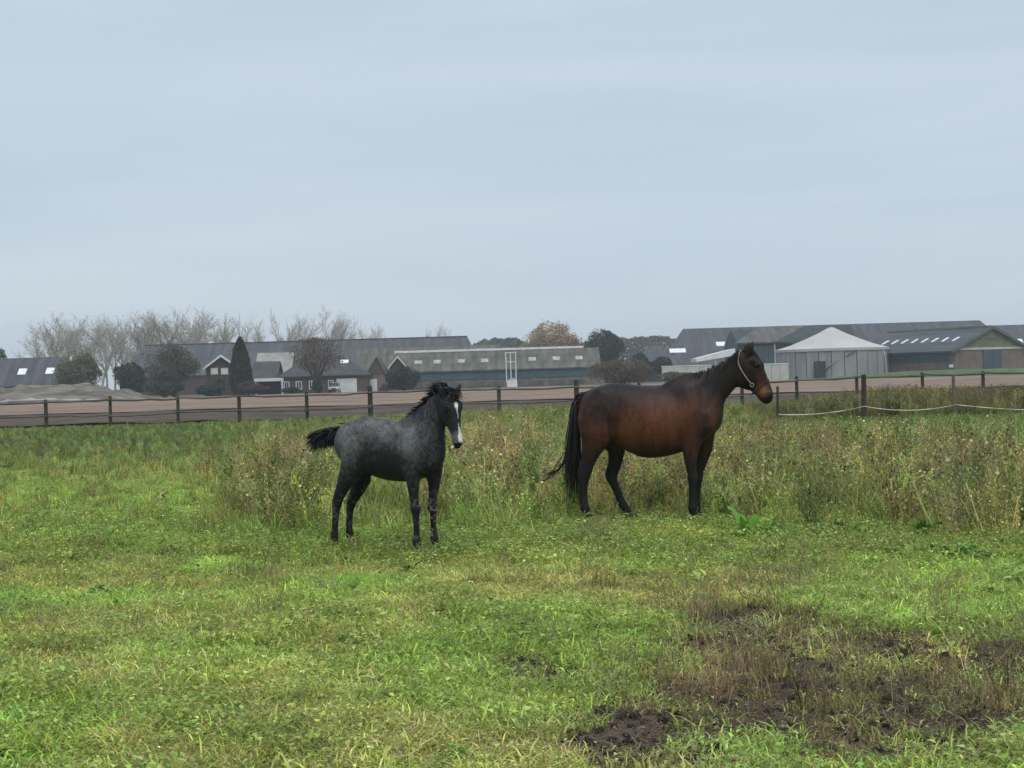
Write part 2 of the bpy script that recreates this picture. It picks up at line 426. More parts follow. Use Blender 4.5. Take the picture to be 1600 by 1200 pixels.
# --- teal shed with white ridge
Y = 284; cx, L = span(618, 935, 560, Y)
ob, d = gable('shed', 'long low shed with teal band under a mossy roof with white ridge line', 'shed', (cx, Y + 7, 0), 0, L, 14, Zat(780, 577, Y), Zat(780, 549, Y + 7), M_BRICK_P, M_ROOF_B)
for px in (652, 682, 720, 757, 832, 870, 906): skylight(ob, d, P(px, 566, Y).x - cx, .44, 1.4, 1.3)
MB().box(-L / 2 + .5, L / 2 - 2.5, -.3, .3, d[3] + .2, d[3] + .62).build('ridge_cap', M_WHITE, ob)
n = 12
for i in range(n):   # cladding boards under the eave
    a = -L / 2 + L * i / n; panel(ob, 'cladding_panel', a + .03, a + L / n - .03, d[2] - 1.75, d[2] - .35, -d[5] - .004, M_TEAL, .14)
for i in range(9):
    a = -L / 2 + 2 + i * (L - 4) / 9; panel(ob, 'plinth_panel', a, a + 3.2, .3, 1.15, -d[5] - .005, M_ROOF_G, .1)
# slim white frame standing in front of the shed
fx = P(800, 600, 272)
fr = empty('steel_frame', (fx.x, 272, 0)); tag(fr, 'tall white pole frame with a boxy white base in front of teal shed', 'frame')
H = Zat(800, 550, 272)
for i, x in enumerate((-1.05, -.15, .85)):
    MB().tube([(x * .9, 0, .9), (x, 0, H)], [.09, .09], 8).build('pole', M_WHITE, fr)
for z in (H - .12, H * .72): MB().tube([(-1.05, 0, z), (.85, 0, z)], [.06, .06], 6).build('crossbar', M_WHITE, fr)
MB().prism([(-.95, .1), (1.0, .1), (.95, 1.3), (-.9, 1.3)], -.6, .6).build('base_tank', M_WHITE, fr)
MB().prism([(-.7, 1.3), (.8, 1.3), (.5, 1.75), (-.4, 1.75)], -.4, .4).build('tank_lid', M_STEEL, fr)

# --- dark brick house with white gable edge
Y = 262; cx, L = span(322, 371, 580, Y)
hs = empty('house', (cx, Y, 0)); tag(hs, 'dark brick house with white-edged gable and two white windows left of the conifer', 'house')
zr = Zat(345, 556, Y); ze = Zat(322, 574, Y); hw = L / 2
MB().prism([(-hw, 0), (hw, 0), (hw, ze), (0, zr - .1), (-hw, ze)], 0, 11).build('wall', M_BRICK_D, hs)
for s in (-1, 1):
    a = (s * (hw + .45), ze - .35); MB().hexa([(0, -.4, zr), (a[0], -.4, a[1]), (a[0], 11.4, a[1]), (0, 11.4, zr)][::s], [(0, -.4, zr + .2), (a[0], -.4, a[1] + .2), (a[0], 11.4, a[1] + .2), (0, 11.4, zr + .2)][::s]).build('roof', M_TILE, hs)
    MB().hexa([(0, -.62, zr - .18), (a[0], -.62, a[1] - .18), (a[0], -.42, a[1] - .18), (0, -.42, zr - .18)][::s], [(0, -.62, zr + .22), (a[0], -.62, a[1] + .22), (a[0], -.42, a[1] + .22), (0, -.42, zr + .22)][::s]).build('barge_board', M_WHITE, hs)
for px in (335, 351):
    x = P(px, 579, Y).x - cx; z0, z1 = Zat(px, 585, Y), Zat(px, 575.5, Y)
    w_ = window(hs, x - .45, x + .45, z0 + .15, z1 - .1, -.005)
    MB().box(x - .42, x + .42, -.095, -.055, z0 + .2, z1 - .14).build('curtain', M_WHITE, w_)

# --- low dark-roofed outbuilding with white carport
Y = 263; cx, L = span(394, 431, 590, Y)
ob, d = gable('outbuilding', 'small outbuilding with plain dark roof beside the conifer', 'outbuilding', (cx, Y + 4, 0), 0, L, 8, 2.9, Zat(412, 567, Y + 4), M_BRICK_D, M_TILE, .3)
panel(ob, 'door', -1.2, 1.2, 0, 2.2, -4.004, M_DARK)
cx, L = span(397, 441, 593, 258)
ob = empty('carport', (cx, 258, 0)); tag(ob, 'white flat-roofed carport with rounded end beside the brown hedge', 'carport')
zc = Zat(420, 594, 258)
MB().box(-L / 2, L / 2 - .3, -.1, 3.6, zc - .2, zc + .35).build('roof', M_WHITE, ob)
MB().tube([(L / 2 - .3, 0, zc + .1), (L / 2 - .05, 0, zc - .25), (L / 2, 0, .0)], [.2, .18, .15], 8).build('post', M_WHITE, ob)
MB().tube([(-L / 2 + .3, 0, zc), (-L / 2 + .3, 0, 0)], [.12, .12], 8).build('post', M_WHITE, ob)
MB().box(-L / 2 + .4, L / 2 - .8, 3.3, 3.5, 0, zc - .25).build('back_wall', M_DARK, ob)

# --- pale old shed roof between houses
Y = 292; cx, L = span(398, 452, 560, Y)
ob, d = gable('shed', 'old shed with pale grey sagging roof behind the houses', 'shed', (cx, Y + 5, 0), 0, L, 10, 3.6, Zat(425, 553, Y + 5), M_BRICK_D, M_ROOF_P, .3)
cx, L = span(452, 492, 556, 296)
ob, d = gable('shed', 'dull mossy shed roof half hidden by the brown tree', 'shed', (cx, 300, 0), 0, L, 9, 4, Zat(470, 552, 300), M_BRICK_D, M_ROOF_B, .3)

# --- main brick house with broad dark hipped roof and white garage door
Y = 264; cx, L = span(437, 573, 590, Y)
ob, d = gable('house', 'broad brick bungalow with dark hipped roof, white window frames and white garage door', 'house', (cx, Y + 6, 0), 0, L, 12, Zat(500, 587, Y), Zat(505, 553, Y + 6), M_BRICK, M_TILE, .5, hip=5.2)
def wx(px): return P(px, 600, Y).x - cx
for px, wpx in ((448, 8), (467, 9), (487, 8), (517, 8)):
    a, b = wx(px - wpx / 2), wx(px + wpx / 2); window(ob, a + .12, b - .12, .9, 2.15, -6.005)
g = panel(ob, 'garage_door', wx(526), wx(557.5), .05, 2.55, -6.004, M_WHITE, .1)
for k in range(4): MB().box(wx(526) + .05, wx(557.5) - .05, -6.125, -6.105, .1 + k * .61, .1 + k * .61 + .57).build('door_panel', M_WHITE, g)
roof_slab(P(528, 556, Y).x - cx, P(541, 556, Y).x - cx, -3.05, d[2] + (d[3] - d[2]) * (3.45 / 6.5) + .12, -2.15, d[2] + (d[3] - d[2]) * (4.35 / 6.5) + .12, .1).build('skylight', M_SKYL, ob)
for px, v in ((571.5, .75), (574.5, .35)):
    pass
# --- brown-roofed annex with pale door
Y = 270; cx, L = span(574, 601, 590, Y)
hs = empty('annex', (cx, Y, 0)); tag(hs, 'brown pointed-gable annex with pale door right of the bungalow', 'annex')
zr = Zat(589, 559, Y); ze = Zat(589, 585, Y); hw = L / 2
MB().prism([(-hw, 0), (hw, 0), (hw, ze), (.2, zr - .1), (-hw, ze)], 0, 9).build('wall', M_BRICK_P, hs)
for s in (-1, 1):
    a = (s * (hw + .3), ze - .3); MB().hexa([(.2, -.3, zr), (a[0], -.3, a[1]), (a[0], 9.3, a[1]), (.2, 9.3, zr)][::s], [(.2, -.3, zr + .2), (a[0], -.3, a[1] + .2), (a[0], 9.3, a[1] + .2), (.2, 9.3, zr + .2)][::s]).build('roof', M_TILE_R, hs)
MB().prism([(-hw + .1, ze + .1), (hw - .1, ze + .1), (.2, zr - .2)], -.12, -.01).build('gable_tiles', M_TILE_R, hs)
panel(hs, 'door', -hw + .2, -hw + 1.75, 0, 2.3, -.004, M_WHITE)
# small pointed roof behind the dark bush
Y = 276; cx, L = span(609, 634, 570, Y)
hs = empty('garden_shed', (cx, Y, 0)); tag(hs, 'small pointed shed with white gable edge behind the dark round bush', 'shed')
zr = Zat(622, 558, Y); ze = Zat(622, 573, Y); hw = L / 2
MB().prism([(-hw, 0), (hw, 0), (hw, ze), (0, zr - .1), (-hw, ze)], 0, 5).build('wall', M_BRICK_D, hs)
for s in (-1, 1):
    a = (s * (hw + .3), ze - .3); MB().hexa([(0, -.3, zr), (a[0], -.3, a[1]), (a[0], 5.3, a[1]), (0, 5.3, zr)][::s], [(0, -.3, zr + .18), (a[0], -.3, a[1] + .18), (a[0], 5.3, a[1] + .18), (0, 5.3, zr + .18)][::s]).build('roof', M_TILE_R, hs)
    MB().hexa([(0, -.5, zr - .1), (a[0], -.5, a[1] - .1), (a[0], -.31, a[1] - .1), (0, -.31, zr - .1)][::s], [(0, -.5, zr + .2), (a[0], -.5, a[1] + .2), (a[0], -.31, a[1] + .2), (0, -.31, zr + .2)][::s]).build('barge_board', M_WHITE, hs)

# --- parked car nose-on in front of the garage
c0 = P(521, 612, 256)
car = empty('parked_car', (c0.x, 256, 0.08), 0); tag(car, 'small pale off-road car parked nose-on by the white garage door', 'car')
M_CAR = mat('pale_car_paint', (.60, .62, .63), (.55, .57, .58), .6, .3); M_TYRE = mat('tyre_rubber', (.02, .02, .02), None, 20, .9)
m = MB(); st_ = [(-.0, .45, .72, .62), (.05, .4, .95, .78), (1.1, .4, 1.05, .84), (1.6, .4, 1.08, .85), (3.6, .4, 1.08, .85), (4.05, .45, 1.0, .82)]
vs = []; fs = []
for (y, z0, z1, hw) in st_: vs += [(-hw, y, z0), (hw, y, z0), (hw, y, (z0 + z1) / 2), (hw * .93, y, z1), (-hw * .93, y, z1), (-hw, y, (z0 + z1) / 2)]
for i in range(len(st_) - 1):
    for k in range(6): fs.append((i * 6 + k, i * 6 + (k + 1) % 6, i * 6 + 6 + (k + 1) % 6, i * 6 + 6 + k))
fs += [tuple(range(6)), tuple(range((len(st_) - 1) * 6, len(st_) * 6))[::-1]]
m.add(vs, fs); m.build('body', M_CAR, car)
MB().hexa([(-.76, 1.35, 1.07), (.76, 1.35, 1.07), (.78, 3.8, 1.07), (-.78, 3.8, 1.07)], [(-.66, 1.8, 1.72), (.66, 1.8, 1.72), (.68, 3.6, 1.72), (-.68, 3.6, 1.72)]).build('cabin', M_GLASS, car)
MB().box(-.68, .68, 1.75, 3.65, 1.722, 1.80).build('roof', M_CAR, car)
for s in (-1, 1): MB().box(s * .58 - .14, s * .58 + .14, -.06, .06, .66, .80).build('headlight', M_SKYL, car)
MB().box(-.40, .40, -.05, .03, .60, .82).build('grille', M_DARK, car)
MB().box(-.80, .80, -.14, .02, .38, .56).build('bumper', M_DARK, car)
for s in (-1, 1):
    for y in (.75, 3.2):
        t = MB(); t.tube([(s * .70, y, .36), (s * .88, y, .36)], [.36, .36], 14); wl = t.build('wheel', M_TYRE, car)
        t = MB(); t.tube([(s * .86, y, .36), (s * .90, y, .36)], [.2, .2], 10); t.build('rim', M_STEEL, wl)

# ================= the farm on the right
# --- big dark barn at the back
Y = 340; cx, L = span(1048, 1592, 520, Y)
ob, d = gable('barn', 'huge dark-roofed barn, ridge highest on the right, behind the round tank', 'barn', (cx, Y + 14, 0), 0, L, 30, 3.4, Zat(1320, 506.5, Y + 14), M_BRICK_D, M_ROOF_D, hip=4.5)
def sk2(ob, d, cx, x0, x1, py0, py1, Y):
    "skylight band on hip slope seen at a pixel rectangle"
    L, W, eave, ridge, over, h = d; b = h + over
    a = P((x0 + x1) / 2, (py0 + py1) / 2, Y)
    f = (a.z - eave) / (ridge - eave); y = -b + b * f; hy = .8
    k = (ridge - eave) / b
    xa, xb = P(x0, py0, Y).x - cx, P(x1, py0, Y).x - cx
    roof_slab(xa, xb, y - hy, eave + k * (y - hy + b) + .1, y + hy, eave + k * (y + hy + b) + .1, .1).build('skylight', M_SKYL, ob)
sk2(ob, d, cx, 1046.5, 1072, 545, 551, Y + 4)
sk2(ob, d, cx, 1119, 1146, 535, 540, Y + 7)
sk2(ob, d, cx, 1261, 1266, 512, 516, Y + 12)
# --- lower dark wing at its left end
Y = 322; cx, L = span(993, 1068, 550, Y)
ob, d = gable('barn_wing', 'low dark barn wing at the left end of the huge barn', 'barn', (cx, Y + 8, 0), 0, L, 16, 3.0, Zat(1020, 540, Y + 8), M_DARKGREEN, M_ROOF_D, hip=4)
# --- far right roof end
Y = 350; cx, L = span(1574, 1760, 510, Y)
ob, d = gable('barn', 'further dark barn roof running out at the right edge', 'barn', (cx, Y + 10, 0), 0, L, 20, 3.8, Zat(1590, 509, Y + 10), M_BRICK, M_ROOF_D)
skylight(ob, d, P(1598, 529, Y).x - cx, .42, 3, 1.6)
# --- grey-roofed open hall with dark wall
Y = 296
a = P(1147, 535, Y); yaw = math.radians(0)
hall = empty('machine_hall', (P(1210, 570, Y).x, Y, 0)); ox = P(1210, 570, Y).x
tag(hall, 'tall hall with light grey sloping roof over a dark doorway, left of the round tank', 'hall')
def lx(px, py, Yq): return P(px, py, Yq).x - ox
zA = Zat(1150, 535, Y); zR = Zat(1190, 513, Y + 9)
# main body: ridge parallel to the picture, front slope seen; dark front wall
x0, x1 = lx(1152, 535, Y), lx(1250, 535, Y)
MB().prismx([(0, 0), (18, 0), (18, zA), (9, zR - .2), (0, zA)], x0, x1).build('wall', M_DARKGREEN, hall)
m = MB(); m.hexa([(x0 - .6, -.8, zA - .35), (lx(1211, 533, Y), -.8, zA - .35), (lx(1258, 509, Y + 9), 9, zR), (lx(1187, 514, Y + 9), 9, zR)],
                 [(x0 - .6, -.8, zA - .05), (lx(1211, 533, Y), -.8, zA - .05), (lx(1258, 509, Y + 9), 9, zR + .3), (lx(1187, 514, Y + 9), 9, zR + .3)]); m.build('roof', M_ROOF_G, hall)
m = MB(); xe = lx(1345, 520, Y)
m.hexa([(lx(1211, 533, Y) + .05, -.8, zA - .4), (xe, -.8, zA - .4 - 1.4), (xe, 9, zR - .1), (lx(1258, 509, Y + 9) + .05, 9, zR - .05)],
       [(lx(1211, 533, Y) + .05, -.8, zA - .1), (xe, -.8, zA - .1 - 1.4), (xe, 9, zR + .2), (lx(1258, 509, Y + 9) + .05, 9, zR + .25)]); m.build('roof', M_DARKGREEN, hall)  # roof face in shadow; the shade is put into its dark colour
MB().box(lx(1160, 550, Y), lx(1209, 550, Y), -.12, -.005, 0, zA - .5).build('door', M_DARK, hall)
for i in range(6):
    a = lx(1160, 550, Y) + i * (lx(1209, 550, Y) - lx(1160, 550, Y)) / 6
    MB().box(a + .05, a + 1.0, -.20, -.125, .1, zA - .8).build('door_board', M_DOORBLUE, hall)
MB().box(lx(1209.5, 550, Y), lx(1211.5, 550, Y), -.3, -.005, 0, zA - .4).build('door_post', M_STEEL, hall)
# white canopy on its left
m = MB(); xa, xb = lx(1087, 561, Y), lx(1147.5, 545, Y); za, zb = Zat(1087, 561, Y), Zat(1147, 544.5, Y)
cn = empty('canopy', (ox, Y, 0)); tag(cn, 'white single-pitch canopy roof sloping down left from the hall', 'canopy')
MB().hexa([(xa, -1, za - .6), (xb, -1, zb - 1.4), (xb, 8, zb - 1.4), (xa, 8, za - .6)], [(xa, -1, za + .1), (xb, -1, zb), (xb, 8, zb), (xa, 8, za + .1)]).build('roof', M_WHITE, cn)
for x in (xa + .3, (xa + xb) / 2):
    MB().box(x - .12, x + .12, -.5, -.26, 0, za - .2 + (x - xa) / (xb - xa) * (zb - za) * .7).build('post', M_STEEL, cn)
# --- cream low walls
for (p0, p1, pt, pb, Yq, lab) in ((1034, 1112, 572, 584, 288, 'long low cream wall behind the bay mare\'s withers'), (1192, 1232, 569, 592, 262, 'short pale concrete wall left of the round tank')):
    cx, L = span(p0, p1, 575, Yq); zt = Zat((p0 + p1) / 2, pt, Yq)
    wo = empty('yard_wall', (cx, Yq, 0)); tag(wo, lab, 'wall')
    nn = max(3, int(L / 2.4))
    for i in range(nn):
        a = -L / 2 + L * i / nn; MB().box(a + .03, a + L / nn - .03, 0, .35, 0, zt - .01 * (i % 3)).build('panel', M_CREAM, wo)
    MB().box(-L / 2 - .05, L / 2 + .05, -.06, .41, zt + .002, zt + .14).build('coping', M_WHITE, wo)
# --- round slurry tank with tent roof
Y = 276; a = P(1213, 545, Y); b = P(1386, 541, Y); r = (b.x - a.x) / 2
tank = empty('slurry_tank', ((a.x + b.x) / 2, Y, 0)); tag(tank, 'round concrete tank with pale grey pointed tent roof', 'tank')
hz = Zat(1300, 544.5, Y) - .1; N = 28
for i in range(N):
    a0, a1 = 2 * math.pi * (i + .04) / N, 2 * math.pi * (i + .96) / N
    q = lambda an, rr, z: (rr * math.cos(an), rr * math.sin(an), z)
    dr = .06 * (i % 2)
    MB().hexa([q(a0, r - .3, 0), q(a0, r - dr, 0), q(a1, r - dr, 0), q(a1, r - .3, 0)], [q(a0, r - .3, hz), q(a0, r - dr, hz), q(a1, r - dr, hz), q(a1, r - .3, hz)]).build('wall_panel', M_CONC, tank)
MB().lathe([(r - .34, .05), (r - .34, hz - .05)], 48).build('inner_wall', M_CONC, tank)
zt = Zat(1300, 511, Y)
m = MB(); K = 56; prof = [(r + .12, hz - .45), (r + .14, hz + .02), (r * .75, hz + (zt - hz) * .20), (r * .5, hz + (zt - hz) * .445), (r * .25, hz + (zt - hz) * .715), (.5, zt - .1), (.02, zt)]
vs = []; fs = []
for i, (rr, z) in enumerate(prof):
    for k in range(K):
        an = 2 * math.pi * k / K; sc = 1 - (.028 if k % 4 == 2 else .016 if k % 2 else 0) * (1 if 1 < i < 6 else 0)
        vs.append((rr * sc * math.cos(an), rr * sc * math.sin(an), z))
for i in range(len(prof) - 1):
    for k in range(K): fs.append((i * K + k, i * K + (k + 1) % K, (i + 1) * K + (k + 1) % K, (i + 1) * K + k))
m.add(vs, fs); m.build('tent_roof', M_TENT, tank)
MB().tube([(-4.2, -r * .93, .3), (-3.0, -r * .97, 2.0), (2.2, -r * 1.0, 5.0)], [.11, .11, .11], 6).build('pipe', M_TRIM, tank)
MB().box(-5.4, -3.4, -r * .95 - .3, -r * .95 + .4, 0, 3.2).build('pump_cover', M_DARKGREEN, tank)
MB().tube([(r * .86, -r * .52, 0), (r * .78, -r * .64, hz * .9)], [.12, .12], 6).build('ladder_rail', M_WHITE, tank)
# --- brick barn with green gable, turned so that its left side shows
Y0 = 262; ya = math.radians(28)
base = P(1549, 575, Y0)
W = 2 * (P(1549, 545, Y0).x - P(1482, 545, Y0).x) / math.cos(ya); Lb = (P(1482, 545, Y0).x - P(1296, 545, 300).x) / math.sin(ya) * .93
bb = empty('brick_barn', (base.x, Y0, 0), ya); tag(bb, 'brick barn with green gable top, petrol blue door and a row of slanting skylights', 'barn')
ze = Zat(1484, 546, Y0); zr = Zat(1549, 512, Y0); hw = W / 2
MB().prism([(-hw, 0), (hw, 0), (hw, ze), (0, zr - .15), (-hw, ze)], 0, Lb).build('wall', M_BRICK_P, bb)
for s in (-1, 1):
    ov = 1.2; a = (s * (hw + ov), ze - (zr - ze) / hw * ov)
    MB().hexa([(0, -.5, zr), (a[0], -.5, a[1]), (a[0], Lb + .5, a[1]), (0, Lb + .5, zr)][::s], [(0, -.5, zr + .25), (a[0], -.5, a[1] + .25), (a[0], Lb + .5, a[1] + .25), (0, Lb + .5, zr + .25)][::s]).build('roof', M_ROOF_D, bb)
    MB().hexa([(0, -.72, zr - .2), (a[0], -.72, a[1] - .2), (a[0], -.52, a[1] - .2), (0, -.52, zr - .2)][::s], [(0, -.72, zr + .3), (a[0], -.72, a[1] + .3), (a[0], -.52, a[1] + .3), (0, -.52, zr + .3)][::s]).build('barge_board', M_TRIM, bb)
k = (zr - ze) / hw
for i in range(8):
    y = 3.0 + i * (Lb - 5) / 8
    f0, f1 = .50, .68
    MB().hexa([(-hw * f1, y, zr - k * hw * f1 + .27), (-hw * f0, y, zr - k * hw * f0 + .27), (-hw * f0, y + .55, zr - k * hw * f0 + .27), (-hw * f1, y + .55, zr - k * hw * f1 + .27)],
              [(-hw * f1, y, zr - k * hw * f1 + .40), (-hw * f0, y, zr - k * hw * f0 + .40), (-hw * f0, y + .55, zr - k * hw * f0 + .40), (-hw * f1, y + .55, zr - k * hw * f1 + .40)]).build('skylight', M_SKYL, bb)
MB().box(-.35, .35, -.4, Lb + .4, zr + .15, zr + .42).build('ridge_cap', M_GABLEG, bb)
MB().prism([(-hw + .3, ze + .25), (hw - .3, ze + .25), (0, zr - .3)], -.14, -.005).build('gable_board', M_GABLEG, bb)
MB().box(-hw + .2, hw - .2, -.18, -.005, ze - .2, ze + .2).build('lintel', M_CREAM, bb)
MB().box(-1.6, 1.6, -.20, -.145, ze + 1.5, ze + 1.8).build('vent', M_TRIM, bb)
dw = (P(1567.5, 560, Y0).x - P(1533, 560, Y0).x) / 2 / math.cos(ya); dc = (P(1550, 560, Y0).x - base.x)
for s in (-1, 1): MB().box(dc + (s - 1) / 2 * dw + .03, dc + (s + 1) / 2 * dw - .03, -.16, -.006, 0, ze - .25).build('door', M_DOORBLUE, bb)
MB().box(-hw - .12, -hw - .005, 1.5, Lb - .5, ze - 2.2, ze - .5).build('eave_shade_strip', M_DOORBLUE, bb)  # added dark strip standing in for the shade below the left eave
MB().box(-hw - .5, -hw - .01, .4, 1.0, ze - 3.2, ze - 2.7).build('lamp_box', M_WHITE, bb)

# --- silage heap with pale plastic edge on the left
A = P(-150, 612, 215); B = P(236, 612, 215)
X, Yg = np.meshgrid(np.linspace(A.x, B.x, 70), np.linspace(205, 228, 20), indexing='ij')
u = (X - A.x) / (B.x - A.x); prof = np.interp(u, [0, .3, .52, .72, .86, .95, 1], [1.9, 2.2, 2.4, 2.3, 1.6, .5, .0])
Zg = prof * sstep(205, 213, Yg) * sstep(229, 222, Yg) * (.55 + .9 * fbm(X, Yg, .45, 4, 8)) - .05
ix = np.arange(X.size).reshape(X.shape); q = np.stack([ix[:-1, :-1], ix[1:, :-1], ix[1:, 1:], ix[:-1, 1:]], -1).reshape(-1, 4)
heap = empty('silage_heap', ((A.x + B.x) / 2, 216, 0)); tag(heap, 'low grey-brown heap with pale plastic edge in front of left barn', 'heap')
off = np.array([(A.x + B.x) / 2, 216, 0])
meshobj('mound', fast_mesh('mound', np.stack([X, Yg, Zg], -1).reshape(-1, 3) - off, [q], None, mat('heap_earth', (.20, .175, .15), (.065, .058, .048), .5, .9, stretch=(.35, 1, 2.5), bump=.8), True), heap)
m = MB()
pts = [(A.x + (B.x - A.x) * t - off[0], 206.2 - 216 + .5 * math.sin(t * 9), .40 + .15 * math.sin(t * 13)) for t in np.linspace(0, .86, 40)]
m.tube(pts, [.20 + .10 * math.sin(i * 1.7) + .05 * math.sin(i * 3.1) for i in range(40)], 8); m.build('plastic_edge', mat('silage_plastic', (.40, .41, .42), (.20, .20, .20), .5, .5), heap, True)
# ------------------------------------------------------------------ trees and bushes
M_LEAF = leaf_mat('foliage', trans=.2); M_BARK = mat('grey_bark', (.42, .385, .325), (.28, .255, .21), 2.0, .9)
M_BARK_D = mat('dark_bark', (.06, .05, .042), (.04, .034, .03), 2.0, .9)

def leaf_cloud(pts, size, cols, jit=.35):
    "quads (two triangles folded) at points, random orientation"
    n = len(pts)
    a = R.normal(size=(n, 3)); a /= np.linalg.norm(a, axis=1)[:, None]
    b = np.cross(a, R.normal(size=(n, 3))); b /= np.linalg.norm(b, axis=1)[:, None]
    s = (size * R.uniform(.6, 1.4, n))[:, None]
    V = np.stack([pts - a * s, pts + b * s * .55, pts + a * s, pts - b * s * .55], 1).reshape(-1, 3)
    Fq = np.arange(4 * n).reshape(n, 4)
    C = np.repeat(cols * R.uniform(1 - jit, 1 + jit, (n, 1)), 4, 0)
    return V, Fq, C

def clumpy(n, nc, rx, ry, rz, cz, sig=.26, shell=.55, flat=0.0):
    "points gathered in clumps through an ellipsoid"
    d = R.normal(size=(nc, 3)); d /= np.linalg.norm(d, axis=1)[:, None]
    rr = (R.uniform(.12, 1, nc) ** .5)[:, None] * (.90 + .06 * R.normal(size=(nc, 1)))
    c = d * rr
    k = R.integers(0, nc, n)
    p = c[k] + R.normal(size=(n, 3)) * sig * R.uniform(.45, 1.35, (nc, 1))[k]
    lv = R.normal(size=(9, 3)); lv /= np.linalg.norm(lv, axis=1)[:, None]        # uneven lobed outline
    q = np.linalg.norm(p, axis=1) + 1e-6; lim = .74 + .34 * np.clip((p / q[:, None]) @ lv.T, 0, 1).max(1) ** 5
    p = np.where((q > lim)[:, None], p / q[:, None] * lim[:, None] * R.uniform(.6, 1.06, (n, 1)), p)
    p *= np.array([rx, ry, rz]); p[:, 2] += cz
    return p, k

def bush(name, label, cat, px, pyb, pyt, wpx, Y, c1, c2, n=2600, nc=40, leaf=.26, group=None, trunk=True, top=1.0, z0=None, bare=0.0, sig=.17, base=None):
    "foliage plant filling a pixel box at distance Y"
    loc = P(px, pyb, Y); zt = Zat(px, pyt, Y); rx = wpx / F * Y / 2
    o = empty(name, (loc.x, Y, 0)); tag(o, label, cat, group)
    zb = base if base is not None else max(.1, .0)
    rz = (zt - zb) / 2
    n = int(n * 2.2); nc = int(nc * .9); leaf *= .72
    p, k = clumpy(n, nc, rx, rx * .85, rz, zb + rz, sig)
    p = p[(p[:, 2] > .05)]
    kk = R.uniform(0, 1, (len(p), 1)); cl = R.uniform(0, 1, (nc, 1))[k[:len(p)]]
    f = np.clip(.4 * kk + 1.1 * cl - .25, 0, 1.3)
    cols = np.array(c1) * (1 - f) + np.array(c2) * f
    V, Fq, C = leaf_cloud(p, leaf, cols)
    meshobj('crown', fast_mesh('crown', V, [Fq], C, M_LEAF), o)
    m = MB(); nb = 6
    for i in range(nb):
        an = R.uniform(0, 6.28); e = (math.cos(an) * rx * .55, math.sin(an) * rx * .5, zb + rz * R.uniform(.9, 1.6)); h0 = max(zb * .8, .4)
        m.tube([(0, 0, 0), (e[0] * .15, e[1] * .15, h0), e], [.05 * rx + .06, .04 * rx + .05, .03], 6)
    m.build('trunk', M_BARK_D, o)
    return o

def bare_tree_mesh(seed, H, spread, leafc, nleaf, up=.78):
    "upright bare tree: trunk, limbs, twigs; a few last leaves"
    rg = np.random.default_rng(seed); m = MB(); tw = MB(); tips = []
    def branch(p, d, L, r, lev, acc):
        pts = [p]; rads = [r]; q = p.copy(); dd = d.copy(); ns = 4 if lev < 2 else 3
        for i in range(ns):
            dd = dd + rg.normal(size=3) * (.10 + .05 * lev) + np.array([0, 0, .10 * up]); dd /= np.linalg.norm(dd)
            q = q + dd * L / ns; pts.append(q.copy()); rads.append(r * (1 - .75 * (i + 1) / ns))
            if lev < 3 and i >= (1 if lev == 0 else 0):
                for c in range(rg.integers(2, 4) if lev < 2 else 2):
                    an = rg.uniform(0, 6.28); s = np.array([math.cos(an), math.sin(an), 0]) * spread + dd * up
                    s /= np.linalg.norm(s)
                    branch(q - dd * L / ns * rg.uniform(0, .8), s, L * rg.uniform(.38, .6), max(r * .45 * (1 - .12 * i), .03), lev + 1, acc)
        (m if lev == 0 else tw).tube(pts, [max(x, .035) for x in rads], 5 if lev < 2 else 3, cap=False)
        if lev >= 2: tips.extend(pts[1:])
    branch(np.zeros(3), np.array([0, 0, 1.0]), H * .82, H * .016 + .08, 0, tw)
    trunk = m.mesh('trunk', M_BARK, True); crown = tw.mesh('crown', M_BARK, False)
    lm = None
    if nleaf:
        t = np.array(tips); p = t[rg.integers(0, len(t), nleaf)] + rg.normal(size=(nleaf, 3)) * .35
        f = rg.uniform(0, 1, (nleaf, 1)); V, Fq, C = leaf_cloud(p, .13, np.array(leafc[0]) * (1 - f) + np.array(leafc[1]) * f)
        lm = fast_mesh('leaves', V, [Fq], C, M_LEAF)
    return trunk, crown, lm, max(v[2] for v in tw.v)

pale = ((.38, .355, .28), (.26, .24, .15))
POP = [bare_tree_mesh(100 + i, 20, .42 + .06 * (i % 3), pale, 1000) for i in range(6)]
THIN = [bare_tree_mesh(200 + i, 20, .38, pale, 160) for i in range(3)]
def place_tree(name, label, px, pyt, Y, proto, sx=1.0, group=None, z0=0):
    tr, cr_, lm, h = proto; loc = P(px, 600, Y); zt = Zat(px, pyt - 3, Y)
    o = empty(name, (loc.x, Y, z0), R.uniform(0, 6.28)); s = (zt - z0) / h; tag(o, label, 'tree', group)
    for nm, me in (('trunk', tr), ('crown', cr_), ('leaves', lm)):
        if me is None: continue
        c = meshobj(nm, me, o); c.scale = (s * sx, s * sx, s)
    return o
row = [(57, 512), (72, 503), (84, 500), (97, 489), (113, 497), (128, 495), (141, 494), (155, 498), (168, 489), (181, 489), (193, 494), (206, 484), (219, 487), (232, 486), (246, 489), (259, 484), (272, 480), (286, 482), (300, 481), (314, 486), (330, 486), (345, 489), (361, 500)]
ordn = ['first', 'second', 'third', 'fourth', 'fifth', 'sixth', 'seventh', 'eighth', 'ninth', 'tenth', 'eleventh', 'twelfth', 'thirteenth', 'fourteenth', 'fifteenth', 'sixteenth', 'seventeenth', 'eighteenth', 'nineteenth', 'twentieth', 'twenty-first', 'twenty-second', 'last']
for i, (px, py) in enumerate(row):
    place_tree('poplar_tree', f'nearly bare poplar, {ordn[i]} from the left in the dense row above the barn', px + R.uniform(-2, 2), py, 400 + R.uniform(-8, 18), POP[i % 6], R.uniform(.95, 1.25), 'dense row of poplars behind the left farm')
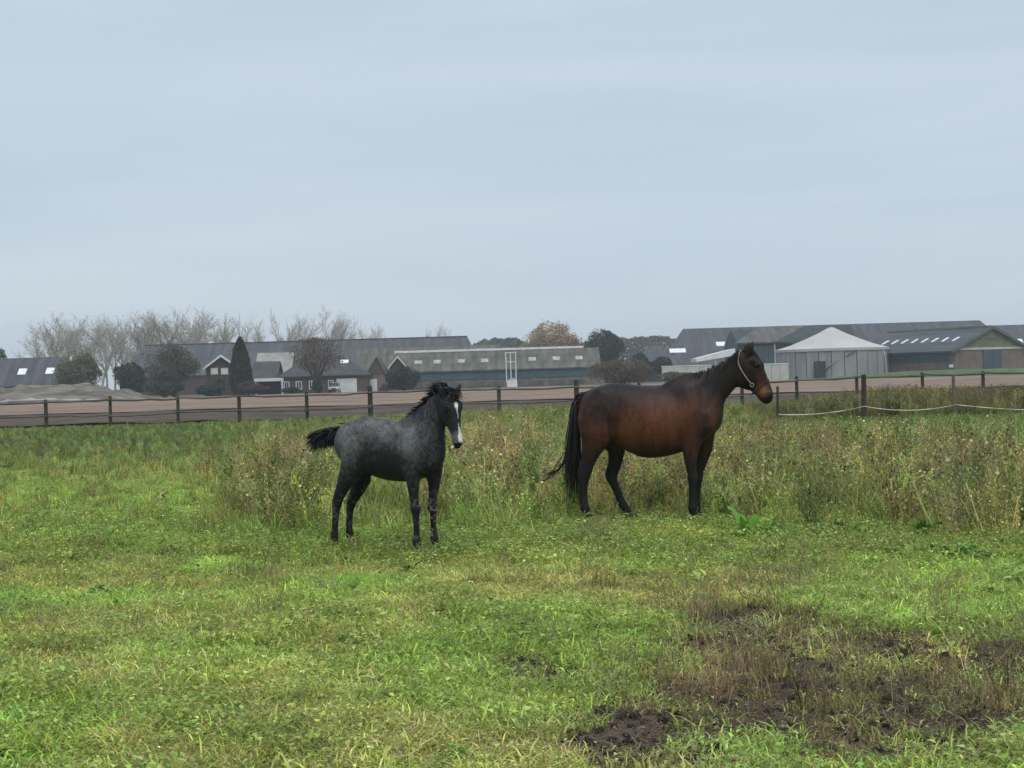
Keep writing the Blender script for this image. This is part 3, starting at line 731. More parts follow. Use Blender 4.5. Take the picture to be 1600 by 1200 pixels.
row2 = [(388, 487, 'leafless poplar just right of the conifer tip, wide fork'), (405, 494, 'thin leafless poplar close right of the forked one'), (442, 482, 'tall leafless poplar above the pale shed roof'), (457, 487, 'leafless poplar in the middle gap between tall ones'), (472, 490, 'leafless poplar left of the tallest spreading crown'), (506, 478, 'tallest spreading bare tree above the bungalow'), (526, 489, 'bare tree touching the right of the tallest spreading crown'), (541, 492, 'slim bare tree at the right of the tall bare group'), (556, 493, 'narrow bare tree before the leaning bare pole'), (571, 501, 'lone thin leaning bare tree above the long barn'), (590, 506, 'small bare tree right of the leaning pole'), (600, 508, 'small rounded bare tree above the long barn roof'), (664, 511, 'left of two small bare trees above barn ridge'), (687, 505, 'right of two small bare trees above barn ridge')]
for i, (px, py, lab) in enumerate(row2):
    place_tree('bare_tree', lab, px, py, 405 + R.uniform(-8, 15), POP[(i * 5 + 2) % 6] if i in (2, 5, 6, 4) else THIN[i % 3], 1.25 if i in (5,) else .85, 'scattered bare trees behind the left farm')
place_tree('bare_tree', 'bare tree with upright twigs rising from the brown-green bush on the left', 97, 489, 292, POP[3], 1.1)

G1, G2 = (.045, .062, .022), (.085, .100, .040)
DG1, DG2 = (.016, .034, .020), (.036, .060, .032)
BR1, BR2 = (.075, .058, .036), (.115, .085, .048)
bush('tree', 'dark small tree peeking over the left barn ridge', 'tree', 4, 600, 540, 32, 300, G1, G2, 1200, 24, base=3)
bush('willow_bush', 'olive-brown willow bush beside the left barn\'s white roof edge', 'bush', 122, 612, 541, 84, 262, (.115, .110, .060), (.175, .160, .088), 5200, 70, .24)
bush('bush', 'rounded deep green bush at the right end of the silage heap', 'bush', 203, 612, 558, 62, 258, DG1, (.05, .075, .034), 3600, 50, .24)
bush('tree', 'broad greyish-brown tree in front of the long barn', 'tree', 272, 612, 533, 104, 254, (.075, .076, .052), (.140, .130, .090), 5200, 90, .22, base=1.6)
bush('shrub', 'low dark green hedge shrub below the greyish-brown tree', 'shrub', 258, 614, 592, 70, 248, DG1, DG2, 1800, 40, .22)
bush('shrub', 'low blue-green shrub in front of the gabled house', 'shrub', 331, 616, 598, 66, 246, (.018, .040, .034), (.036, .064, .052), 1900, 40, .22)
bush('shrub', 'small yellowish shrub under the gabled house windows', 'shrub', 344, 606, 583, 22, 254, (.07, .075, .030), (.12, .115, .05), 800, 20, .2)
bush('hedge', 'clipped brown hedge at the foot of the conifer', 'hedge', 396, 613, 595, 56, 247, BR1, (.10, .065, .045), 1900, 40, .2)
# conifer: layered dark cone
def conifer(px, pyb, pyt, wpx, Y, label):
    loc = P(px, pyb, Y); H = Zat(px, pyt, Y); r = wpx / F * Y / 2
    o = empty('conifer', (loc.x, Y, 0)); tag(o, label, 'tree')
    n = 7000; t = R.uniform(0, 1, n) ** .8; an = R.uniform(0, 6.28, n)
    rr = r * np.interp(t, [0, .12, .45, .75, .92, 1], [.75, 1, .95, .62, .30, .04]) * (.72 + .28 * R.uniform(0, 1, n) ** .5 + .08 * np.sin(an * 5 + t * 20))
    p = np.stack([rr * np.cos(an), rr * np.sin(an), .2 + t * (H - .2)], 1)
    f = R.uniform(0, 1, (n, 1)); V, Fq, C = leaf_cloud(p, .24, np.array((.012, .026, .022)) * (1 - f) + np.array((.026, .046, .036)) * f)
    meshobj('crown', fast_mesh('crown', V, [Fq], C, M_LEAF), o); MB().tube([(0, 0, 0), (0, 0, H * .9)], [.25, .05], 7).build('trunk', M_BARK_D, o)
conifer(377, 612, 527, 34, 252, 'tall dark pointed conifer beside the gabled house')
bush('tree', 'reddish-brown spreading tree standing before the bungalow roof', 'tree', 495, 612, 521, 96, 256, (.085, .062, .045), (.150, .105, .070), 2300, 70, .2, base=3.2, sig=.22)
bush('tree', 'dark small tree in front of the bungalow wall', 'tree', 497, 613, 590, 20, 248, DG1, DG2, 900, 20, .2)
bush('shrub', 'low shrub below the bungalow\'s left windows', 'shrub', 456, 614, 605, 40, 250, DG1, G1, 900, 24, .2)
bush('bush', 'rounded dark green bush in front of the pointed shed', 'bush', 632, 612, 570, 66, 250, (.014, .036, .024), (.032, .062, .036), 4200, 60, .22)
bush('shrub', 'pale low shrub between annex door and dark bush', 'shrub', 603, 612, 599, 26, 250, (.10, .10, .075), (.16, .155, .12), 700, 20, .2)
bush('autumn_tree', 'large half-bare autumn tree with tan leaves behind the teal shed', 'tree', 862, 600, 497, 98, 380, (.24, .18, .095), (.42, .31, .17), 6500, 110, .30, sig=.14, base=2)
bush('autumn_tree', 'russet tree below and right of the large tan tree', 'tree', 888, 600, 521, 74, 372, (.22, .12, .07), (.36, .21, .12), 4500, 60, .30, base=3)
bush('tree', 'dense rounded dark green tree right of the russet tree', 'tree', 948, 600, 510, 68, 330, (.026, .046, .032), (.052, .076, .046), 7000, 80, .30, base=2)
bush('thicket', 'untidy brown thicket just behind the bay mare\'s back', 'bush', 968, 603, 558, 112, 225, (.085, .070, .048), (.15, .120, .078), 5200, 90, .17)
bush('bush', 'dark rounded bush against the low barn wing', 'bush', 1004, 598, 551, 40, 300, (.032, .042, .038), (.055, .065, .055), 2600, 40, .26)
bush('bush', 'dark rounded bush nearest the huge barn\'s left skylight', 'bush', 1037, 596, 550, 38, 300, (.032, .042, .038), (.055, .065, .055), 2600, 40, .26)
bush('shrub', 'low pale green shrub in front of the cream wall', 'shrub', 1052, 600, 580, 60, 240, (.09, .10, .06), (.15, .15, .09), 1600, 40, .18)
# far woods that read as one mass
def wood(name, x0, x1, tops, Y, c1, c2, n):
    u = R.uniform(0, 1, n); px = x0 + (x1 - x0) * u
    pyt = np.interp(px, [t[0] for t in tops], [t[1] for t in tops]) + 2.5 * (fbm(px, px * 0, .12, 3, 4) - .5) * 2
    zt = np.array([Zat(a, b, Y) for a, b in zip(px, pyt)]); X = np.array([P(a, 560, Y).x for a in px])
    t = 1 - R.uniform(0, 1, n) ** 1.6
    p = np.stack([X, Y + R.normal(0, 6, n), .3 + zt * t], 1)
    f = R.uniform(0, 1, (n, 1)); V, Fq, C = leaf_cloud(p, .75, np.array(c1) * (1 - f) + np.array(c2) * f)
    tag(meshobj(name, fast_mesh(name, V, [Fq], C, M_LEAF)), 'distant hazy wood on the horizon' if x0 < 760 else None, 'wood', kind='stuff')
wood('distant_wood', 735, 840, [(735, 545), (755, 534), (775, 531), (790, 533), (800, 529), (820, 536), (840, 540)], 620, (.055, .070, .050), (.085, .095, .065), 5000)
ow = [o for o in bpy.data.objects if o.name == 'distant_wood'][0]; ow['label'] = 'distant hazy wood behind the teal shed ridge'
wood('distant_wood', 900, 1070, [(900, 540), (960, 528), (985, 531), (1010, 529), (1035, 527), (1050, 531), (1070, 534)], 640, (.055, .062, .050), (.085, .085, .065), 7000)
bpy.data.objects['distant_wood.001']['label'] = 'distant hazy wood left of the huge dark barn'
# ------------------------------------------------------------------ fences
M_WOOD = mat('weathered_fence_wood', (.075, .062, .048), (.042, .036, .028), 4, .9, stretch=(1, 1, .2), bump=.4)
M_WOOD_P = mat('pale_grey_wood', (.17, .155, .125), (.11, .10, .08), 4, .9)
M_ROPE = mat('white_fence_tape', (.66, .64, .55), (.34, .33, .26), 3, .7)
M_RAIL = mat('silvered_rail_wood', (.125, .112, .092), (.060, .054, .044), 3, .9, stretch=(.3, 1, 1))
YFN = 64.0
fence = empty('rail_fence', (0, YFN, 0)); tag(fence, 'long weathered wooden post and rail fence along the far side of the pasture', 'fence')
posts = [-330, -230, -130, -28, 72, 172, 278, 374, 480, 579, 680, 780, 901, 1000, 1100, 1160, 1246, 1340, 1443, 1537, 1640, 1740, 1840, 1940]
hx = []
for i, px in enumerate(posts):
    x = P(px, 640, YFN).x; big = px in (579, 901)
    top = (1.48 if big else R.uniform(1.27, 1.38)); r = .11 if big else R.uniform(.07, .085)
    lean = R.normal(0, .02); m = MB()
    m.tube([(x, 0, -.1), (x + lean * .4, 0, .5), (x + lean, R.normal(0, .01), top - .03), (x + lean * 1.02, 0, top)], [r * 1.05, r, r * .95, r * .7], 8)
    m.build('post', M_WOOD, fence); hx.append((x, lean))
for lev, (z, rr) in enumerate(((1.17, .042), (.55, .030))):
    for i in range(len(posts) - 1):
        if lev == 1 and posts[i] in (1160, 1443): continue
        a, b = hx[i][0], hx[i + 1][0]; rise = .0 if a < 10 else .07
        za, zb = z + rise + R.normal(0, .03), z + rise + R.normal(0, .03); m = MB()
        pts = [(a + (b - a) * t, -.11, za + (zb - za) * t - .05 * math.sin(t * 3.14) * R.uniform(.2, 1) + R.normal(0, .008)) for t in np.linspace(-.03, 1.02, 6)]
        m.tube(pts, [rr * R.uniform(.85, 1.1) for _ in pts], 7); m.build('rail', M_RAIL, fence)

YR = 47.0
rope_f = empty('tape_fence', (P(1400, 650, YR).x, YR, 0)); tag(rope_f, 'nearer electric fence with sagging white tapes on slim posts, right of the mare', 'fence')
rx0 = P(1400, 650, YR).x
rp = [(1215, 1.12, .045, M_WOOD), (1350, 1.42, .085, M_WOOD), (1490, 1.30, .055, M_WOOD_P), (1655, 1.3, .07, M_WOOD), (1800, 1.3, .07, M_WOOD)]
px_x = []
for px, h, r, mm_ in rp:
    x = P(px, 640, YR).x - rx0; px_x.append(x); MB().tube([(x, 0, -.1), (x + .01, 0, h * .5), (x + .02, 0, h - .02), (x + .02, 0, h)], [r, r, r * .95, r * .75], 8).build('post', mm_, rope_f)
for i in range(4):
    a, b = px_x[i], px_x[i + 1]
    z0 = (.22, .40, .38, .10)[i]; z1 = (.40, .36, .10, .3)[i]; sag = (.10, .15, .06, .1)[i]
    pts = [(a + (b - a) * t, -.09, z0 + (z1 - z0) * t - sag * 4 * t * (1 - t)) for t in np.linspace(0, 1, 14)]
    MB().tube(pts, [.017 * R.uniform(.6, 1.2) for _ in range(14)], 6).build('tape', M_ROPE, rope_f)
    zz = (.66, .62, .60, .58)[i]
    pts = [(a + (b - a) * t, -.09, zz - .03 * 4 * t * (1 - t)) for t in np.linspace(0, 1, 8)]
    MB().tube(pts, [.009] * 8, 5).build('wire', M_WOOD_P, rope_f)
# ------------------------------------------------------------------ horses: elliptical tubes blended into one skin
def spline(pts, sub=4):
    "Catmull-Rom through rows of pts"
    p = np.asarray(pts, float)
    if len(p) < 3:
        t = np.linspace(0, 1, sub + 1)[:, None]; return p[0] * (1 - t) + p[1] * t
    q = np.vstack([2 * p[0] - p[1], p, 2 * p[-1] - p[-2]]); o = []
    for i in range(1, len(q) - 2):
        for k in range(sub):
            t = k / sub
            o.append(0.5 * (2 * q[i] + (q[i + 1] - q[i - 1]) * t + (2 * q[i - 1] - 5 * q[i] + 4 * q[i + 1] - q[i + 2]) * t * t
                            + (3 * q[i] - q[i - 1] - 3 * q[i + 1] + q[i + 2]) * t ** 3))
    o.append(p[-1]); return np.array(o)

def skin(tubes, h, lo, hi, smooth=2):
    """tubes: (rows x,y,z,half_width,half_height ; lateral vector ; blend k [; carve]).  Surface nets over the blended field."""
    lo = np.array(lo); nx, ny, nz = [int(math.ceil(v / h)) + 1 for v in (np.array(hi) - lo)]
    Fd = np.full((nx, ny, nz), 0.3, np.float32)
    ax = [lo[i] + h * np.arange(n) for i, n in enumerate((nx, ny, nz))]
    for tb in tubes:
        rows, lat, k = tb[0], np.array(tb[1], float), tb[2]
        carve = len(tb) > 3
        s = spline(rows, 3); s[:, 3:] = np.maximum(s[:, 3:], 0.004)
        lat /= np.linalg.norm(lat)
        rm = s[:, 3:].max(1) + k + 0.02
        b0 = (s[:, :3] - rm[:, None]).min(0); b1 = (s[:, :3] + rm[:, None]).max(0)
        i0 = np.clip(np.floor((b0 - lo) / h).astype(int), 0, None); i1 = np.minimum(np.ceil((b1 - lo) / h).astype(int) + 1, (nx, ny, nz))
        X, Y, Z = np.meshgrid(*[ax[i][i0[i]:i1[i]] for i in range(3)], indexing='ij')
        D = np.full(X.shape, 9.0, np.float32)
        for a, b in zip(s[:-1], s[1:]):
            d = b[:3] - a[:3]; L2 = d @ d
            if L2 < 1e-10: continue
            L = math.sqrt(L2)
            qx, qy, qz = X - a[0], Y - a[1], Z - a[2]
            tt = (qx * d[0] + qy * d[1] + qz * d[2]) / L2
            t = np.clip(tt, 0, 1)
            wv = (tt - t) * L
            qx = qx - tt * d[0]; qy = qy - tt * d[1]; qz = qz - tt * d[2]
            dn = d / L
            l = lat - dn * (lat @ dn); l /= np.linalg.norm(l)
            up = np.cross(dn, l)
            u = qx * l[0] + qy * l[1] + qz * l[2]; v = qx * up[0] + qy * up[1] + qz * up[2]
            aw = a[3] + (b[3] - a[3]) * t; bh = a[4] + (b[4] - a[4]) * t; r = np.minimum(aw, bh)
            D = np.minimum(D, (np.sqrt((u / aw) ** 2 + (v / bh) ** 2 + (wv / r) ** 2) - 1) * r)
        S = Fd[i0[0]:i1[0], i0[1]:i1[1], i0[2]:i1[2]]
        if carve:
            D = -D; hh = np.maximum(k - np.abs(S - D), 0) / k; S[...] = np.maximum(S, D) + hh * hh * k / 4
        else:
            hh = np.maximum(k - np.abs(S - D), 0) / k; S[...] = np.minimum(S, D) - hh * hh * k / 4
    ins = Fd < 0
    # one vertex per mixed cell
    cs = np.zeros((nx - 1, ny - 1, nz - 1), int)
    for i in (0, 1):
        for j in (0, 1):
            for k in (0, 1): cs += ins[i:nx - 1 + i, j:ny - 1 + j, k:nz - 1 + k]
    cell = (cs > 0) & (cs < 8); ids = np.full(cell.shape, -1, np.int64); c = np.argwhere(cell); ids[cell] = np.arange(len(c))
    acc = np.zeros((len(c), 3)); cnt = np.zeros(len(c))
    corners = [(i, j, k) for i in (0, 1) for j in (0, 1) for k in (0, 1)]
    for A in corners:
        for axis in range(3):
            if A[axis]: continue
            B = list(A); B[axis] = 1
            fa = Fd[c[:, 0] + A[0], c[:, 1] + A[1], c[:, 2] + A[2]]; fb = Fd[c[:, 0] + B[0], c[:, 1] + B[1], c[:, 2] + B[2]]
            m = (fa < 0) != (fb < 0); t = np.where(m, fa / np.where(m, fa - fb, 1), 0)
            p = np.tile(np.array(A, float), (len(c), 1)); p[:, axis] += t
            acc[m] += p[m]; cnt[m] += 1
    V = lo + h * (c + acc / cnt[:, None])
    quads = []
    for axis in range(3):
        o1, o2 = (axis + 1) % 3, (axis + 2) % 3
        sl0 = [slice(None)] * 3; sl1 = [slice(None)] * 3; sl0[axis] = slice(0, -1); sl1[axis] = slice(1, None)
        e = np.argwhere(ins[tuple(sl0)] != ins[tuple(sl1)])
        e = e[(e[:, o1] > 0) & (e[:, o2] > 0) & (e[:, o1] < cell.shape[o1]) & (e[:, o2] < cell.shape[o2])]
        def at(d1, d2):
            q = e.copy(); q[:, o1] += d1; q[:, o2] += d2; return ids[q[:, 0], q[:, 1], q[:, 2]]
        Q = np.stack([at(-1, -1), at(0, -1), at(0, 0), at(-1, 0)], 1)
        fl = ~ins[e[:, 0], e[:, 1], e[:, 2]]
        Q[fl] = Q[fl][:, ::-1]; quads.append(Q)
    Q = np.concatenate(quads)
    # light smoothing that keeps the volume
    E2 = np.concatenate([Q[:, [0, 1]], Q[:, [1, 2]], Q[:, [2, 3]], Q[:, [3, 0]]])
    for it in range(smooth * 2):
        s = np.zeros_like(V); n = np.zeros(len(V))
        for a, b in ((0, 1), (1, 0)):
            np.add.at(s, E2[:, a], V[E2[:, b]]); np.add.at(n, E2[:, a], 1)
        V = V + (s / n[:, None] - V) * (0.5 if it % 2 == 0 else -0.45)
    return V, Q

def sec(t, b, hw, y=0.0, T=None):
    "section row from a top and a bottom pixel"
    (x0, z0), (x1, z1) = T(*t, y), T(*b, y)
    return (0.5 * (x0 + x1), y, 0.5 * (z0 + z1), hw, 0.5 * math.hypot(x1 - x0, z1 - z0))

def hairs(name, strands, material, parent):
    "strands: list of (points, width) -> tapered flat ribbons with a fold"
    V = []; Fq = []; C = []; n = 0
    for pts, wd, col in strands:
        pts = spline(pts, 3); m = len(pts)
        tg = np.gradient(pts, axis=0); tg /= np.linalg.norm(tg, axis=1)[:, None] + 1e-9
        rv = R.normal(size=3); sd = np.cross(tg, rv); sd /= np.linalg.norm(sd, axis=1)[:, None] + 1e-9
        wdt = wd * np.clip(1.15 - np.linspace(0, 1, m) ** 2 * 1.05, 0.08, 1)[:, None]
        V += [pts - sd * wdt, pts + sd * wdt]; C += [np.tile(col, (2 * m, 1))]
        i = np.arange(m - 1); Fq.append(np.stack([n + i, n + i + 1, n + m + i + 1, n + m + i], 1)); n += 2 * m
    me = fast_mesh(name, np.concatenate(V), [np.concatenate(Fq)], np.concatenate(C), material)
    return meshobj(name, me, parent)

def coat_mat(name, rough=0.55):
    m, n, b, o = new_mat(name)
    b.inputs['Roughness'].default_value = rough; b.inputs['Specular IOR Level'].default_value = 0.22
    b.inputs['Sheen Weight'].default_value = 0.0; b.inputs['Sheen Roughness'].default_value = 0.5
    a = n.nodes.new('ShaderNodeAttribute'); a.attribute_name = 'Col'
    t = n.nodes.new('ShaderNodeTexCoord')
    nz = n.nodes.new('ShaderNodeTexNoise'); nz.inputs['Scale'].default_value = 55; nz.inputs['Detail'].default_value = 4
    mr = n.nodes.new('ShaderNodeMapRange'); mr.inputs['From Min'].default_value = .3; mr.inputs['From Max'].default_value = .7
    mr.inputs['To Min'].default_value = .75; mr.inputs['To Max'].default_value = 1.25
    mm = n.nodes.new('ShaderNodeMix'); mm.data_type = 'RGBA'; mm.blend_type = 'MULTIPLY'; mm.inputs[0].default_value = 1
    n.links.new(t.outputs['Object'], nz.inputs['Vector']); n.links.new(nz.outputs['Fac'], mr.inputs['Value'])
    n.links.new(a.outputs['Color'], mm.inputs['A']); n.links.new(mr.outputs['Result'], mm.inputs['B'])
    n.links.new(mm.outputs['Result'], b.inputs['Base Color'])
    bp = n.nodes.new('ShaderNodeBump'); bp.inputs['Strength'].default_value = .25; bp.inputs['Distance'].default_value = .006
    n.links.new(nz.outputs['Fac'], bp.inputs['Height']); n.links.new(bp.outputs['Normal'], b.inputs['Normal'])
    return m

M_HAIR = leaf_mat('horse_hair', rough=0.45, trans=0)
M_HOOF = mat('hoof_horn', (.035, .030, .026), (.02, .017, .015), 30, .5)
M_EYE = mat('horse_eye', (.012, .008, .006), (.008, .006, .005), 20, .22, spec=.4)
M_COAT_MARE = coat_mat('bay_coat'); M_COAT_FOAL = coat_mat('roan_coat', .65)

def hoof(x, y, parent, s=1.0, material=None, rz=0.0, z=0.0):
    m = MB(); n = 14; prof = [(.066, -.01), (.064, .0), (.053, .045), (.047, .062)]
    vs = []; fs = []
    for i, (r, zz) in enumerate(prof):
        for k in range(n):
            a = 2 * math.pi * k / n
            rr = r * (1 if math.cos(a) > -.4 else .86)
            vs.append(((rr * math.cos(a) * 1.08 + .022 - zz * .38) * s, rr * math.sin(a) * s * .95, zz * s))
    for i in range(3):
        for k in range(n): fs.append((i * n + k, i * n + (k + 1) % n, (i + 1) * n + (k + 1) % n, (i + 1) * n + k))
    fs += [tuple(range(n))[::-1], tuple(range(3 * n, 4 * n))]
    m.add(vs, fs)
    o = m.build('hoof', material or M_HOOF, parent, True, loc=(x, y, z)); o.rotation_euler[2] = rz
    return o

def stand(rows, hoof_z):
    "let the leg reach its hoof exactly"
    z0, z1 = rows[2][2], rows[-1][2]
    return [r if i < 2 else (*r[:2], r[2] + (hoof_z - z1) * (z0 - r[2]) / (z0 - z1), *r[3:]) for i, r in enumerate(rows)]

def local(px, py, y, loc, yaw):
    "horse-space x,z of the point seen at a pixel on the lengthwise plane at side offset y"
    a, b, c = ray(px, py); n = (-math.sin(yaw), math.cos(yaw))
    k = (y + n[0] * loc[0] + n[1] * loc[1]) / (n[0] * a + n[1] * b)
    return ((a * k - loc[0]) * math.cos(yaw) + (b * k - loc[1]) * math.sin(yaw), EYE + c * k)

# ================= the bay mare
YAW_M = math.radians(-12)
def TM(px, py, y=0.0):
    return local(px, py, y, mare_loc, YAW_M)
mare_loc = G(1000, 815)
mare = empty('horse', mare_loc, YAW_M)
tag(mare, 'large dark bay mare with black legs and long black tail, standing side-on in the weeds', 'horse', 'horses in the pasture')

def S(t, b, hw, y=0.0): return sec(t, b, hw, y, TM)
def LP(px, py, y, hw, hh):
    x, z = TM(px, py, y); return (x, y, z, hw, hh)
yr, yl = -.15, .15
mare_tubes = [
    # trunk
    ([S((917, 622), (917, 664), .10), S((930, 608), (932, 680), .20), S((948, 601), (950, 684), .255), S((968, 598.5), (968, 685), .27),
      S((988, 600.5), (990, 700), .29), S((1012, 604), (1012, 715), .325), S((1038, 605), (1040, 712), .315), S((1060, 601), (1062, 704), .26),
      S((1084, 598), (1086, 694), .21), S((1100, 622), (1103, 686), .17), S((1108, 642), (1111, 676), .12)], (0, 1, 0), .05),
    # withers
    ([S((1038, 605), (1040, 632), .05), S((1051, 596), (1056, 640), .06), S((1072, 588), (1078, 650), .07)], (0, 1, 0), .08),
    # neck
    ([S((1064, 593), (1100, 672), .14), S((1083, 585), (1118, 645), .11), S((1108, 577), (1132, 624), .086), S((1134, 564), (1148, 604), .073), S((1152, 552), (1160, 592), .064)], (0, 1, 0), .07),
    # skull, face
    ([S((1159, 547), (1152, 580), .062), S((1177, 550), (1151, 592), .088), S((1186.5, 561), (1155, 603), .092), S((1192, 574), (1164, 606), .078), S((1197.5, 588), (1174, 612), .060),
      S((1203, 601), (1182, 619), .052), S((1206, 611), (1187, 626.5), .052), S((1205.5, 620), (1192, 630), .042)], (0, 1, 0), .03),
    # jaw cheeks
    ([LP(1160, 580, 0, .062, .10), LP(1160, 592, 0, .072, .085), LP(1170, 600, 0, .05, .06)], (0, 1, 0), .03),
]
for s in (-1, 1):
    mare_tubes += [
        # brow over each eye, nostril
        ([LP(1177, 564, s * .078, .022, .03), LP(1184, 570, s * .075, .02, .026)], (0, 1, 0), .02),
        ([LP(1203, 614, s * .036, .018, .022), LP(1203, 620, s * .036, .016, .02)], (0, 1, 0), .015),
        # shoulder and haunch muscle
        ([LP(1070, 612, s * .12, .07, .13), LP(1082, 645, s * .155, .075, .15), LP(1098, 668, s * .135, .075, .12)], (0, 1, 0), .08),
        ([LP(945, 622, s * .13, .10, .14), LP(930, 648, s * .16, .11, .17), LP(932, 672, s * .17, .10, .15)], (0, 1, 0), .05),
    ]
# ears
for s, tip, base in ((-1, (1176, 533.5), (1167, 558)), (1, (1170, 535), (1163, 556))):
    mare_tubes.append(([LP(*base, s * .045, .026, .036), LP((tip[0] * .55 + base[0] * .45), (tip[1] * .55 + base[1] * .45), s * .062, .020, .040), LP(tip[0] - 1, tip[1] + 4, s * .062, .012, .020), LP(*tip, s * .06, .006, .007)], (.45, 1, 0), .012))
# legs: right (near) fore, left fore, right (near) hind, left hind
legs = {
 'rf': (-.145, [(1083, 668, .10, .17), (1080, 690, .075, .115), (1079, 706, .062, .082), (1079, 724, .050, .062), (1081, 738, .044, .050), (1082, 747, .046, .054), (1082, 757, .036, .043), (1082, 772, .031, .039), (1082, 784, .033, .042), (1082, 792, .042, .050), (1084, 800, .036, .041), (1085, 807, .042, .048)]),
 'lf': (.145, [(1098, 668, .10, .15), (1101, 690, .075, .100), (1101, 704, .062, .078), (1095, 724, .050, .062), (1092, 738, .044, .050), (1091, 747, .046, .054), (1090, 757, .036, .043), (1089, 772, .031, .039), (1088, 784, .033, .042), (1088, 792, .042, .050), (1089, 800, .036, .041), (1090, 807, .042, .048)]),
 'rh': (-.16, [(932, 655, .12, .20), (932, 676, .11, .185), (928, 692, .09, .14), (923, 706, .072, .105), (918.5, 722, .055, .076), (914, 736, .046, .073), (912, 745, .043, .066), (911, 757, .037, .052), (911, 772, .034, .046), (912, 785, .037, .048), (914, 792, .043, .053), (917, 800, .038, .043), (919, 807, .044, .05)]),
 'lh': (.16, [(940, 655, .12, .19), (950, 676, .11, .165), (959, 692, .09, .120), (963, 703, .072, .097), (961, 722, .055, .078), (957, 737, .046, .068), (956, 746, .043, .060), (960, 757, .037, .049), (966, 772, .034, .044), (971, 785, .037, .046), (975, 792, .043, .05), (980, 799, .038, .043), (983, 806, .044, .05)]),
}
for k, (y, L) in legs.items():
    rows = [LP(px, py, y * (.8 if i == 0 else 1), a, b) for i, (px, py, a, b) in enumerate(L)]
    rows = stand(rows, .055); mare_tubes.append((rows, (0, 1, 0), .05 if 'f' in k else .04))
    hx = rows[-1][0]
    hoof(hx - .01, y, mare, .92, z=0.0)
for s in (-1, 1):   # point of hock
    px, py = ((905.5, 738) if s < 0 else (948.5, 741))
    mare_tubes.append(([LP(px + 4, py - 10, s * .16, .02, .022), LP(px + 1, py, s * .16, .026, .026), LP(px + 4, py + 9, s * .16, .024, .026)], (0, 1, 0), .025))
for s in (-1, 1):   # hollows between the muscles
    mare_tubes += [
        ([LP(956, 618, s * .345, .06, .07), LP(963, 645, s * .36, .06, .07), LP(967, 668, s * .345, .05, .05)], (0, 1, 0), .11, 1),
        ([LP(960, 662, s * .300, .045, .04), LP(956, 684, s * .275, .045, .04), LP(960, 700, s * .215, .04, .035)], (0, 1, 0), .06, 1),
        ([LP(1062, 635, s * .37, .06, .05), LP(1065, 665, s * .35, .06, .05), LP(1064, 692, s * .29, .05, .05)], (0, 1, 0), .10, 1),
        ([LP(1100, 604, s * .19, .05, .05), LP(1110, 632, s * .225, .05, .05)], (0, 1, 0), .09, 1),
        ([LP(1187, 584, s * .102, .024, .022), LP(1195, 600, s * .080, .020, .018)], (0, 1, 0), .04, 1),
    ]
V, Q = skin(mare_tubes, .011, (-1.0, -.48, -.03), (1.72, .48, 2.12), 2)

def mare_coat(V):
    x, y, z = V[:, 0], V[:, 1], V[:, 2]
    cy_, sy_ = math.cos(YAW_M), math.sin(YAW_M); px, pz = proj(x * cy_ + mare_loc.x, x * sy_ + mare_loc.y, z)   # lengthwise plane only
    black = np.array([.010, .009, .009]); dark = np.array([.0165, .0105, .0085]); red = np.array([.110, .036, .017]); tan = np.array([.22, .088, .033])
    n = fbm(x + y * .3, z * .6, 6, 5, 3); n2 = fbm(x * 1.6, z * .7 + y, 16, 4, 9)
    def bl(cx, cz, rx, rz): return np.exp(-((px - cx) / rx) ** 2 - ((pz - cz) / rz) ** 2)
    r = 1.0 * bl(990, 678, 42, 26) + .75 * bl(1040, 675, 40, 34) + .45 * bl(1010, 640, 50, 22) + .60 * bl(906, 655, 8, 40) + .35 * bl(1118, 668, 8, 20) + .42 * bl(1075, 635, 24, 34) + .38 * bl(928, 675, 18, 34) + .22 * bl(1112, 625, 18, 26) + .30 * bl(1090, 700, 14, 18)
    r = np.clip(r * (.15 + 1.65 * n) + .35 * (n2 - .5) * (r > .1), 0, 1)
    c = dark[None] * (1 - r[:, None]) + red[None] * r[:, None]
    leg = sstep(742, 700, pz); leg = 1 - leg
    c = c * (1 - leg[:, None]) + black[None] * leg[:, None]
    top = bl(985, 605, 60, 16)[:, None] * .8; c = c * (1 - top) + black[None] * top
    nk = (bl(1110, 600, 30, 25) * .75)[:, None]; c = c * (1 - nk) + black[None] * 1.3 * nk
    # muzzle: tan ring, black lips; brown cheek
    mz = (bl(1191, 610, 8.5, 8) * 1.25).clip(0, 1)[:, None]; c = c * (1 - mz) + tan[None] * mz
    ck = bl(1190, 585, 6, 14)[:, None] * .4; c = c * (1 - ck) + red[None] * .7 * ck
    lip = (sstep(0, 7, (px - 1197) + (pz - 618) * 1.0) * (px > 1170) * (pz < 660))[:, None]; c = c * (1 - lip) + black[None] * lip
    return c * (.75 + .5 * n2)[:, None]
body = meshobj('body', fast_mesh('body', V, [Q], mare_coat(V), M_COAT_MARE, True), mare)

def eye(px, py, y, T, parent, r=.019):
    x, z = T(px, py, y)
    m = MB(); m.lathe([(.0005, -r), (r * .7, -r * .7), (r, 0), (r * .7, r * .7), (.0005, r)], 12)
    return m.build('eye', M_EYE, parent, True, loc=(x, y, z))
for s in (-1, 1): eye(1181, 571, s * .082, TM, mare)

HB = np.array([.008, .007, .0075])
def hc(): return HB * R.uniform(.6, 1.9) * np.array([1.08, 1, .95])
